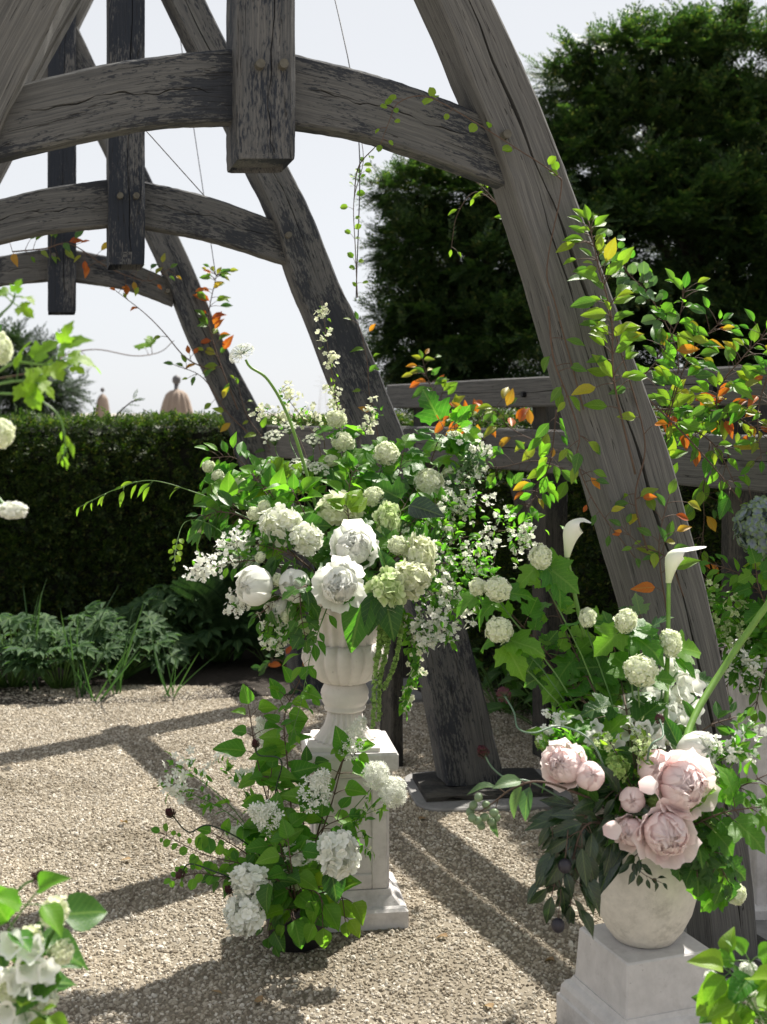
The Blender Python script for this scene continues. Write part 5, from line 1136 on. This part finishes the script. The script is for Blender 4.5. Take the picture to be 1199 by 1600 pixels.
# berry branch
W = [(930, 1250, 2.84), (850, 1222, 2.76), (805, 1230, 2.74), (770, 1255, 2.73), (745, 1272, 2.72)]
t = branch('berry_branch', 'brown branch with green berries and pale leaves over the gravel', 'branch', W, 'ellip', 'leaf_grey', 5, 50, .35, .3, .003, 'twig', None, pair=False, tip=False)
BM = tmesh('berry', lathe([(max(.06, math.sin(x)), -1.15 * math.cos(x)) for x in np.linspace(0, math.pi, 8)], 10), 'berry'); b0 = P(*W[0])
for px, py in ((735, 1268), (745, 1282), (757, 1277), (772, 1270), (738, 1278), (752, 1290), (768, 1284), (775, 1278), (748, 1246), (760, 1258), (740, 1258)):
    p = P(px, py, 2.70 + rnd.uniform(0, .05)); o3 = link('berry', BM, t, p - b0, quat(rv(), rv()), .0092)
RB = [
 ('lobed leaves on the tall viburnum branch at left, upper', [(960, 1150, 2.96), (890, 1000, 2.96), (850, 900, 3.0)], 'lobed', 'leaf', 16, 46, .35, .3),
 ('lobed leaves on the tall viburnum branch at left, lower', [(950, 1160, 2.94), (880, 1050, 2.92), (800, 960, 2.94)], 'lobed', 'leaf', 18, 48, .35, .35),
 ('drooping lobed leaves in front of the fence post', [(950, 1150, 2.96), (870, 1050, 2.96), (840, 1010, 2.96)], 'lobed', 'leaf_deep', 14, 50, .4, .7),
 ('dark lobed leaves around the largest snowball', [(985, 1150, 2.92), (970, 1060, 2.9), (955, 990, 2.92)], 'lobed', 'leaf_deep', 14, 58, .35, .3),
 ('silvery lobed leaves between the top snowballs', [(1000, 1150, 2.98), (1010, 1050, 2.98), (1000, 960, 3.0)], 'lobed', 'leaf_grey', 9, 50, .5, .3),
 ('deep leaves behind the bellflowers', [(1040, 1170, 3.0), (1060, 1100, 3.0), (1080, 1060, 3.0)], 'lobed', 'leaf_deep', 12, 44, .3, .2),
 ('leaves massed above the pink peonies at left', [(940, 1200, 2.92), (900, 1170, 2.9), (870, 1130, 2.9)], 'ellip', 'leaf', 16, 40, .1, .2),
 ('leaves massed above the right peonies', [(1050, 1200, 2.92), (1100, 1140, 2.92), (1150, 1120, 2.9)], 'ellip', 'leaf_deep', 18, 42, .1, .2),
 ('leafy branch reaching right of the big peony', [(1060, 1260, 2.86), (1130, 1240, 2.82), (1200, 1210, 2.8)], 'ellip', 'leaf', 20, 46, .2, .4),
 ('bright lobed leaves at the right edge beside the plinth', [(1080, 1290, 2.84), (1130, 1270, 2.78), (1190, 1260, 2.76)], 'lobed', 'leaf', 12, 58, .3, .3),
 ('drooping viburnum leaves right of the pot', [(1070, 1310, 2.84), (1110, 1330, 2.8), (1140, 1380, 2.8)], 'lobed', 'leaf_deep', 16, 52, .1, .6),
 ('lower leaves hanging right of the pot rim', [(1060, 1320, 2.84), (1085, 1340, 2.8), (1090, 1370, 2.8)], 'lobed', 'leaf_deep', 8, 44, .1, .7),
 ('deep leaves under the big right peony', [(1040, 1280, 2.88), (1080, 1290, 2.84), (1120, 1270, 2.84)], 'ellip', 'leaf_deep', 16, 42, .1, .3),
 ('deep leaves packed in the middle of the pot bouquet', [(1000, 1270, 2.9), (990, 1220, 2.88), (1000, 1170, 2.88)], 'ellip', 'leaf_deep', 18, 42, .0, .2),
]
for lab, pts, kd, mm, n_, sz, st, dr in RB: branch('leafy_branch', lab, 'branch', [Vector(A)] + pts, kd, mm, n_, sz, st, dr, .003, 'twig')
spray('white_sprig', 'small white flower sprig left of the peonies', 'sprig', [[(960, 1240, 2.86), (900, 1170, 2.86), (865, 1110, 2.86)], [(960, 1240, 2.86), (890, 1160, 2.86), (840, 1150, 2.86)]], 40, 10, 8, 70, 22, 14, 'pure', f0=.7)
spray('white_sprig', 'small white flower sprig at the right of the white peony', 'sprig', [[(1050, 1240, 2.9), (1120, 1170, 2.88), (1180, 1130, 2.88)], [(1050, 1240, 2.9), (1120, 1190, 2.88), (1170, 1170, 2.88)]], 70, 10, 10, 90, 22, 18, 'pure', f0=.5)
spray('yellow_green_sprig', 'yellow green sprigs among the peonies and bellflowers', 'sprig', [[(1000, 1260, 2.86), (1005, 1180, 2.83), (985, 1130, 2.83)], [(1000, 1260, 2.86), (1000, 1180, 2.82), (1010, 1150, 2.82)], [(1000, 1260, 2.86), (960, 1170, 2.84), (940, 1150, 2.84)]], 110, 6, 10, 60, 14, 14, 'greenhyd', f0=.55, lm='leaf_lime')

# ------------------------------------------------------------------ bouquet on the tall plinth (right edge)
A = TM; BACK = None
hyd(1192, 825, 3.8, 104, 116, 'blue green hydrangea head at the right edge', A, 'blue', (-.2, -.9, .2), 3)
TB = [
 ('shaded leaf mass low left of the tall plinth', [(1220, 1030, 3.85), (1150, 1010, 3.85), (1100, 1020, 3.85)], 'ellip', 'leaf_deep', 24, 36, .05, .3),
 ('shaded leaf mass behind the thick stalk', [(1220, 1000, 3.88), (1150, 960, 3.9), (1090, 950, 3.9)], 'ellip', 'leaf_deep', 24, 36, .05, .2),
 ('leafy mass hanging at the right edge by the plinth corner', [(1225, 1020, 3.76), (1195, 1050, 3.72), (1180, 1110, 3.7)], 'ellip', 'leaf', 20, 36, .05, .6),
 ('bright leafy branch under the blue hydrangea', [(1210, 950, 3.85), (1160, 900, 3.8), (1110, 880, 3.78)], 'ellip', 'leaf', 22, 34, .15, .3),
 ('leafy branch spreading left below the blue hydrangea', [(1220, 980, 3.85), (1160, 950, 3.8), (1095, 900, 3.78)], 'ellip', 'leaf', 22, 36, .15, .3),
 ('deep leaves under the blue hydrangea', [(1220, 990, 3.85), (1180, 960, 3.8), (1150, 910, 3.8)], 'ellip', 'leaf_deep', 20, 40, .05, .3),
 ('leaves hanging over the top of the tall plinth', [(1220, 1000, 3.8), (1180, 1020, 3.74), (1150, 1050, 3.72)], 'ellip', 'leaf', 22, 38, .05, .6),
 ('deep drooping leaves left of the tall plinth', [(1210, 1010, 3.8), (1160, 1040, 3.76), (1130, 1080, 3.74)], 'ellip', 'leaf_deep', 20, 38, .05, .6),
 ('lobed leaves right of the thick stalk', [(1230, 1000, 3.8), (1190, 930, 3.74), (1180, 880, 3.74)], 'lobed', 'leaf', 12, 50, .1, .3),
 ('leafy shoots at the right edge above the plinth', [(1230, 1000, 3.85), (1200, 900, 3.85), (1170, 760, 3.85)], 'ellip', 'leaf_lime', 16, 30, .4, .2)]
for lab, pts, kd, mm, n_, sz, st, dr in TB: branch('leafy_branch', lab, 'branch', [Vector(A)] + pts, kd, mm, n_, sz, st, dr, .003, 'twig')
spray('yellow_green_sprig', 'lime flowered sprigs left of the tall plinth', 'sprig', [[(1230, 1030, 3.8), (1170, 990, 3.78), (1100, 970, 3.76)], [(1230, 1030, 3.8), (1170, 950, 3.78), (1090, 940, 3.76)], [(1230, 1030, 3.8), (1180, 1000, 3.78), (1110, 1000, 3.76)]], 150, 8, 14, 260, 18, 26, 'greenhyd', lm='leaf', f0=.5)
spray('white_sprig', 'white star flowers under the bouquet on the tall plinth', 'sprig', [[(1230, 1030, 3.8), (1190, 1020, 3.74), (1155, 1045, 3.72)], [(1230, 1030, 3.8), (1180, 1040, 3.74), (1168, 1070, 3.72)]], 50, 12, 8, 90, 16, 16, 'pure', f0=.6, ft=FL5b)
bloom('lacy_umbel', UMB[0], 1128, 1048, 3.74, 52, 30, 'shaded lacy umbel behind the thick stalk', 'flower', A, (-.3, -.6, .6), .0018, 0, part='florets', extra=('rays', UMB[1]), group='lacy white umbels')

# ------------------------------------------------------------------ foreground bouquets
A = LM
lf = [((85, 1425), 62, 60, 'cream', 'topmost cream bloom of the blurred left foreground bouquet'), ((45, 1470), 60, 56, 'cream', 'middle cream bloom of the left foreground bouquet'), ((95, 1490), 56, 50, 'cream', 'right cream bloom of the left foreground bouquet'), ((25, 1540), 80, 70, 'cream', 'large white bloom at the lower left corner'), ((70, 1560), 60, 60, 'white', 'white bloom low in the left foreground bouquet')]
for (p, w, h, kd, lab) in lf: hyd(p[0], p[1], 1.95, w * .8, h * .8, lab, A, kd, None, 1)
for px, py, lab in ((52, 1508, 'white bellflower spike in the left foreground'), (20, 1500, 'white bellflower spike at the left picture edge'),):
    bells([(px - 20, py + 120, 1.98), (px, py + 40, 1.94), (px + 15, py - 30, 1.92)], 7, lab, .02)
for lab, pts, kd, mm, n_, sz in (('large blurred leaves at the top of the left foreground bouquet', [(-30, 1560, 2.0), (10, 1460, 1.94), (60, 1390, 1.92)], 'ovate', 'leaf', 8, 80), ('lime leaves low in the left foreground bouquet', [(-20, 1620, 2.0), (40, 1580, 1.92), (75, 1590, 1.9)], 'ovate', 'leaf_lime', 6, 60), ('deep leaves behind the left foreground blooms', [(-20, 1600, 2.05), (30, 1520, 2.03), (80, 1500, 2.02)], 'ovate', 'leaf_deep', 10, 64)):
    branch('leafy_branch', lab, 'branch', [Vector(A)] + pts, kd, mm, n_, sz, .4, .3, .0025, 'stem')
drumstick([(-40, 1640, 2.0), (-10, 1450, 1.97), (30, 1390, 1.96), (58, 1372, 1.96)], 'blurred purple bud above the left foreground bouquet', 15, 'stem')
A = RM
for px, py, w, lab in ((1125, 1545, 40, 'left white cluster of the right foreground bouquet'), (1140, 1585, 44, 'lower white cluster of the right foreground bouquet'), (1185, 1560, 46, 'white cluster at the right picture edge'), (1112, 1528, 26, 'small white cluster touching the low pedestal'), (1170, 1515, 30, 'upper white cluster of the right foreground bouquet')):
    hyd(px, py, 2.3, w, w * .9, lab, A, 'pure', None, 0)
for lab, pts, kd, mm, n_, sz in (('lime leaves glowing in the right foreground', [(1190, 1600, 2.3), (1160, 1540, 2.25), (1130, 1510, 2.24)], 'ovate', 'leaf_lime', 8, 74), ('green leaves at the top of the right foreground bouquet', [(1200, 1590, 2.3), (1185, 1530, 2.26), (1165, 1490, 2.26)], 'ovate', 'leaf', 8, 60), ('drooping lime leaves low in the right foreground', [(1195, 1600, 2.28), (1165, 1560, 2.22), (1150, 1580, 2.21)], 'ovate', 'leaf_lime', 6, 70), ('deep leaves behind the right foreground bouquet', [(1200, 1600, 2.32), (1170, 1570, 2.32), (1120, 1580, 2.32)], 'ovate', 'leaf_deep', 10, 56)):
    branch('leafy_branch', lab, 'branch', [Vector(A)] + pts, kd, mm, n_, sz, .35, .35, .0025, 'stem')
A = LB
for px, py, w, h, lab in ((0, 545, 42, 56, 'blurred white snowball at the left edge, upper one'), (2, 677, 44, 52, 'blurred white snowball at the left edge beside the hedge'), (-40, 790, 50, 40, 'white snowball mostly outside the left edge')): snow(px, py, 2.0, w, lab, A, h, 1)
hyd(20, 797, 2.0, 52, 30, 'low cluster of small white blooms at the left edge', A, 'pure', None, 0)
for lab, pts, n_, sz, st in (('sunlit lime lobed leaves reaching in from the left edge', [(-40, 600, 2.0), (20, 568, 1.96), (70, 570, 1.94), (105, 560, 1.94)], 6, 58, .6), ('small lime leaves at the tip of the upper left shoot', [(-60, 580, 2.0), (-10, 505, 1.98), (18, 475, 1.97), (24, 458, 1.97)], 4, 40, .75), ('lime lobed leaves on the lower left shoot', [(-60, 620, 2.0), (0, 600, 1.96), (40, 595, 1.95), (62, 600, 1.95)], 4, 50, .6)):
    branch('lime_leafy_shoot', lab, 'branch', [Vector(A)] + pts, 'lobed', 'leaf_lime', n_, sz, st, .25, .003, 'stem', 'lime leafy shoots')
branch('lime_leafy_shoot', 'drooping bud shoot hanging before the hedge at left', 'branch', [Vector(A), P(10, 615, 1.98), P(60, 625, 1.97), P(92, 650, 1.97), P(102, 690, 1.97), P(98, 718, 1.97)], 'lance', 'leaf_lime', 9, 22, .7, .9, .0022, 'stem', 'lime leafy shoots', ang=35)
branch('thin_twig', 'bare dark twig curving across the sky at the left', 'branch', [Vector(A), P(60, 580, 2.0), P(100, 556, 2.05), P(150, 546, 2.1), P(210, 556, 2.15), P(250, 550, 2.2), P(272, 532, 2.2)], 'lobed', 'leaf_lime', 3, 30, .35, .2, .0014, 'twig', None, pair=False, tip=False)

# ------------------------------------------------------------------ climbing vines on the timber
def vine(label, pts, kind='ellip', m='leaf_vine', n=14, size=26, start=.1, stem=.0022, m2=None, p2=.3, droop=.1, ang=60, jit=.5):
    n = int(n * 1.35) if n > 12 else n
    return branch('climbing_vine', label, 'vine', pts, kind, m, n, size * .95, start, droop, stem, 'twig', 'climbing vines', False, 1.2, ang, m2, p2, True, jit)
F1 = lambda x, y, o=.03: onframe(1, x, y, o)
vine('yellow green vine climbing the front of the nearest blade', [F1(985, 740), F1(945, 600, .06), F1(935, 500, .08), F1(915, 420, .08), F1(905, 350, .06)], 'ellip', 'leaf_vine', 44, 40, .2, .003, 'leaf_lime', .55, 0)
vine('bare vine stem curling up the nearest blade to its collar', [F1(905, 640), F1(862, 480), F1(848, 420), F1(870, 300), F1(860, 275), F1(800, 235), F1(720, 185), F1(660, 155), F1(618, 165), F1(603, 195), F1(590, 230)], 'round', 'leaf_lime', 14, 17, .35, .0022)
vine('leafy vine twisting down the left edge of the nearest blade', [F1(850, 480), F1(858, 560), F1(880, 620), F1(898, 680), F1(895, 720), F1(925, 790), F1(985, 870)], 'ellip', 'leaf_vine', 16, 34, .05, .0028)
vine('dark vine up the crack of the nearest blade', [F1(1010, 880), F1(985, 780), F1(1000, 690), F1(960, 560, .05), F1(935, 480, .05)], 'ellip', 'leaf_vine', 10, 36, .1, .003)
vine('orange leaved vine sprig on the lower nearest blade', [F1(1035, 960), F1(1018, 880, .05), F1(1015, 830, .06), F1(1030, 770, .06)], 'ellip', 'leaf_orange', 12, 42, .2, .0025, 'leaf_vine', .5, .3)
vine('green vine sprig crossing the lower nearest blade', [F1(1060, 930), F1(1030, 870, .05), F1(990, 850, .05), F1(960, 820, .04)], 'ellip', 'leaf_vine', 9, 34, .2, .0022)
RT = lambda x, y, Y: P(x, y, Y)
vine('dense leafy vine over the rails right of the nearest blade', [RT(1060, 800, 4.1), RT(1040, 700, 4.0), RT(1060, 600, 3.95), RT(1090, 540, 3.95), RT(1130, 500, 3.95)], 'ellip', 'leaf_vine', 40, 36, .1, .003, 'leaf', .4)
vine('vine with grey green tips reaching up beside the yew', [RT(1040, 660, 4.0), RT(1060, 560, 3.95), RT(1020, 470, 3.95), RT(985, 430, 3.95), RT(945, 372, 3.95)], 'round', 'leaf_grey', 34, 22, .35, .0022, 'leaf', .3)
vine('leafy vine at the right edge above the upper rail', [RT(1140, 720, 4.0), RT(1120, 620, 3.95), RT(1160, 560, 3.92), RT(1199, 520, 3.9)], 'ellip', 'leaf_vine', 32, 36, .1, .003, 'leaf', .45)
vine('orange and green vine on the upper rail at the right edge', [RT(1010, 640, 4.1), RT(1090, 640, 4.0), RT(1150, 650, 3.95), RT(1205, 690, 3.9)], 'ellip', 'leaf_orange', 30, 34, .05, .003, 'leaf_vine', .6)
vine('leafy tangle between the nearest blade and right edge', [RT(990, 600, 4.0), RT(1030, 560, 3.95), RT(1060, 500, 3.95), RT(1070, 450, 3.95)], 'ellip', 'leaf_vine', 26, 38, .05, .003, 'leaf', .4)
vine('leafy strand along the right lower rail', [RT(1020, 650, 4.0), RT(1080, 670, 3.95), RT(1120, 700, 3.92), RT(1150, 760, 3.9)], 'ellip', 'leaf_vine', 22, 34, .05, .003, 'leaf', .5)
vine('pair of long bare vine stems slanting to the right edge', [RT(1010, 620, 3.95), RT(1080, 690, 3.9), RT(1140, 760, 3.86), RT(1190, 830, 3.84)], 'ellip', 'leaf', 6, 40, .3, .0032)
vine('reddish leaved vine hanging from the lower rail at right', [RT(1110, 690, 4.05), RT(1100, 760, 4.0), RT(1100, 820, 4.0), RT(1092, 880, 4.0)], 'ellip', 'leaf_vine', 14, 32, .1, .002, 'leaf_lime', .4, .3)
vine('vine at the far right edge with red leaves', [RT(1210, 560, 3.9), RT(1185, 640, 3.88), RT(1190, 720, 3.86)], 'ellip', 'leaf_orange', 18, 34, .0, .0025, 'leaf', .5)
vine('orange leaved sprig over the upper rail behind the urn bouquet', [P(760, 690, 5.6), P(700, 640, 5.6), P(672, 600, 5.6), P(660, 560, 5.6)], 'ellip', 'leaf_orange', 26, 26, .1, .0026, 'leaf_vine', .5)
vine('orange leaved vine along the lower rail behind the urn bouquet', [P(860, 700, 5.0), P(800, 670, 5.2), P(770, 640, 5.2), P(740, 660, 5.3), P(720, 640, 5.3)], 'ellip', 'leaf_orange', 26, 28, .05, .0026, 'leaf_vine', .5)
vine('green vine hanging left of the nearest blade', [P(870, 640, 4.6), P(860, 720, 4.6), P(840, 770, 4.6), P(820, 800, 4.6)], 'ellip', 'leaf_vine', 22, 32, .0, .0026, 'leaf', .6, .3)
vine('small vine leaves on the lower rail between the blades', [P(900, 740, 4.8), P(840, 720, 4.9), P(780, 730, 5.0), P(745, 720, 5.0)], 'ellip', 'leaf_vine', 18, 28, .0, .0024, 'leaf', .6, .2)
F2 = lambda x, y, o=.03: onframe(2, x, y, o)
vine('thin vine winding up the hanging wire', [F2(545, 470, .14), F2(536, 400, .2), F2(528, 330, .26), F2(540, 270, .28), F2(526, 205, .3)], 'round', 'leaf_lime', 16, 13, .05, .0022)
vine('vine loop between the wire and nearest collar', [F2(528, 330, .26), P(560, 262, 3.6), P(590, 225, 3.45), P(605, 190, 3.35), P(610, 170, 3.28)], 'round', 'leaf_lime', 8, 18, .2, .002)
vine('short vine with leaf tufts on the middle blade', [F2(590, 690), F2(575, 620), F2(570, 560), F2(556, 500)], 'ellip', 'leaf_vine', 8, 22, .3, .002)
vine('curling dry tendril behind the nearest blade', [P(790, 330, 3.6), P(745, 300, 3.6), P(715, 335, 3.6), P(705, 390, 3.6)], 'ellip', 'leaf_lime', 5, 18, .0, .0018)
vine('leafy tendrils below the nearest collar', [P(800, 350, 3.55), P(770, 310, 3.5), P(745, 285, 3.5), P(700, 255, 3.45)], 'ellip', 'leaf_lime', 9, 18, .0, .002)
F3 = lambda x, y, o=.04: onframe(3, x, y, o)
vine('orange leaved vine across the farthest collar', [F3(20, 395), F3(70, 390), F3(110, 385, .09), F3(170, 420), F3(230, 440), F3(265, 420)], 'ellip', 'leaf_orange', 24, 22, .0, .004, 'leaf_vine', .45)
vine('leaf tuft climbing the farthest blade to the wire', [F3(370, 640), F3(340, 560), F3(325, 500), F3(335, 440), F3(338, 430)], 'ellip', 'leaf_vine', 30, 24, .2, .004, 'leaf_orange', .35)
vine('bare twigs hanging before the sky below the farthest collar', [F3(330, 580), F3(290, 560), F3(255, 520), F3(225, 490), F3(180, 455)], 'ellip', 'leaf_orange', 8, 16, .1, .004)
vine('twigs at the left edge of the farthest blade', [F3(390, 680), F3(350, 640), F3(315, 590), F3(270, 570)], 'ellip', 'leaf_vine', 10, 22, .1, .004)
vine('small leaves on the lower farthest blade', [F3(450, 760), F3(420, 700), F3(385, 650), F3(370, 600)], 'ellip', 'leaf_vine', 12, 20, .0, .003, 'leaf_lime', .5)

# ------------------------------------------------------------------ planting bed along the hedge
def bedplant(px, Y, h, w, n, kind, m, size, label, grp='leafy bed plants'):
    b = Vector((P(px, HOR, Y).x, Y, 0)); t = thing('bed_plant', b, label, 'plant', grp); sb = Bag()
    for i in range(n):
        a = rnd.uniform(0, 6.28); rr = math.sqrt(rnd.random()); x, y = math.cos(a) * rr * w, math.sin(a) * rr * w * .7; z = h * (1 - .55 * rr * rr) * rnd.uniform(.45, 1.05)
        e = Vector((x, y, z)); sb.tpl(tube([(x * .15, y * .15, 0), (x * .6, y * .6, z * .65), tuple(e)], .0035, .002, 4, 4))
        d = Vector((x, y - .1, 0)).normalized() * .9 + rv(.3) + Vector((0, 0, -.1))
        link('leaf', leaf_mesh(kind, m, rnd.randrange(3)), t, e - d.normalized() * size * .35, quat(d, Vector((0, -.35, 1)) + rv(.3)), size * rnd.uniform(.75, 1.25))
    link('stems', sb.mesh('stems', 'stem'), t); return t
bedplant(20, 7.0, .42, .40, 60, 'finger', 'leaf_bed', .17, 'pale cut leaved clump at the left end of the bed')
bedplant(95, 6.95, .46, .32, 60, 'finger', 'leaf_bed', .16, 'brightest cut leaved clump second from the left')
bedplant(185, 7.2, .40, .32, 55, 'finger', 'leaf_bed', .17, 'cut leaved clump left of the dark middle of the bed')
bedplant(270, 7.65, .50, .36, 55, 'finger', 'leaf_bed', .19, 'shaded cut leaved clump below the urn bouquet')
bedplant(345, 7.7, .56, .34, 50, 'finger', 'leaf_bed', .19, 'dark cut leaved clump nearest to the urn')
bedplant(425, 7.6, .42, .25, 30, 'ellip', 'leaf_deep', .14, 'dark broad leaved clump behind the urn pedestal')
bedplant(790, 6.4, .42, .35, 36, 'ellip', 'leaf_deep', .15, 'shaded clump behind the sill between the blades')
bedplant(880, 5.9, .45, .35, 36, 'ellip', 'leaf_deep', .14, 'shaded clump under the trellis right of the middle blade')
bedplant(1010, 5.3, .5, .35, 36, 'ellip', 'leaf_deep', .13, 'shaded clump behind the nearest blade')
def blades(px, Y, n, h, label, lean=.35):
    b = Vector((P(px, HOR, Y).x, Y, 0)); t = thing('iris_clump', b, label, 'plant', 'strap leaved clumps')
    for i in range(n):
        d = Vector((rnd.uniform(-lean, lean), rnd.uniform(-lean, lean * .3), 1)); link('leaf', STRAP[i % 3], t, rv(.03) * Vector((1, 1, 0)), quat(d, Vector((rnd.uniform(-.6, .6), -1, .1))), h * rnd.uniform(.6, 1.1))
STRAP = [tmesh('leaf', leaf_t(lambda s: max(.05, (1 - s) ** .45 * (.6 + .4 * min(1, s * 4))), 9, .015, .5, .3 + .7 * k, 2, 0, k), 'leaf_bed') for k in range(3)]
blades(55, 6.9, 5, .55, 'tall strap leaves at the left end of the bed'); blades(125, 6.75, 7, .62, 'strap leaves rising from the second clump'); blades(150, 6.65, 7, .38, 'low strap leaves at the gravel edge, left', .9); blades(182, 6.8, 5, .5, 'strap leaves beside the third clump'); blades(265, 6.75, 8, .36, 'low strap leaves at the gravel edge, middle', .9)
# fern
b = Vector((P(375, HOR, 7.5).x, 7.5, 0)); t = thing('fern', b, 'feathery dark fern against the hedge below the urn bouquet', 'fern')
for i in range(11):
    a = R(-80 + 16 * i); e = Vector((math.sin(a) * .38, -.12 + rnd.uniform(-.1, .1), .72 - abs(math.sin(a)) * .22)); pts = [(0, 0, .05), (e.x * .35, e.y * .4, e.z * .75), tuple(e)]
    B = Bag(); path = np.array(catmull(pts, 30)); B.tpl(tube(pts, .004, .001, 4, 8)); tg = np.gradient(path, axis=0); sd = np.cross(tg, [0, -1, .3]); sd /= np.linalg.norm(sd, axis=1, keepdims=True)
    for s in (-1, 1):
        for off_ in (0, .5):
            p = path[4:]; B.many(LEAF['lance'][0], scaled(basis(sd[4:] * s + tg[4:] * 8, np.tile([[0, -.4, 1.]], (len(p), 1))), .13 * np.linspace(1, .25, len(p))), p + tg[4:] * off_)
    link('frond', B.mesh('frond', 'leaf_bed'), t)
vine('low vine with two orange leaves beside the urn pedestal', [P(480, 1080, 6.2), P(455, 1050, 6.2), P(435, 1030, 6.2), P(415, 1045, 6.2)], 'ellip', 'leaf_orange', 8, 28, .0, .003, 'leaf_bed', .5)
# fallen leaves on the gravel
for i, (px, py, lab) in enumerate(((205, 1348, 'curled dry leaf left of the floor bouquet'), (410, 1572, 'dry leaf in the shadow at the bottom'), (866, 1508, 'pale dry leaf left of the low pedestal'), (330, 1556, 'brown dry leaf in the shadow left of centre'), (700, 1470, 'small dry leaf in front of the white pedestal'), (190, 1290, 'tiny dry leaf on the sunlit gravel'), (655, 1285, 'dry leaf on the concrete pad'), (770, 1582, 'dry leaf at the bottom right of centre'))):
    Y = CAMH * FPX / (py - HOR); q = P(px, py, Y); q.z = .012
    tag(link('fallen_leaf', leaf_mesh('ovate', 'dryleaf', i), None, q, quat((rnd.uniform(-1, 1), rnd.uniform(-1, 1), .05), (rnd.uniform(-.3, .3), rnd.uniform(-.3, .3), 1)), .035), lab, 'leaf', 'fallen leaves')
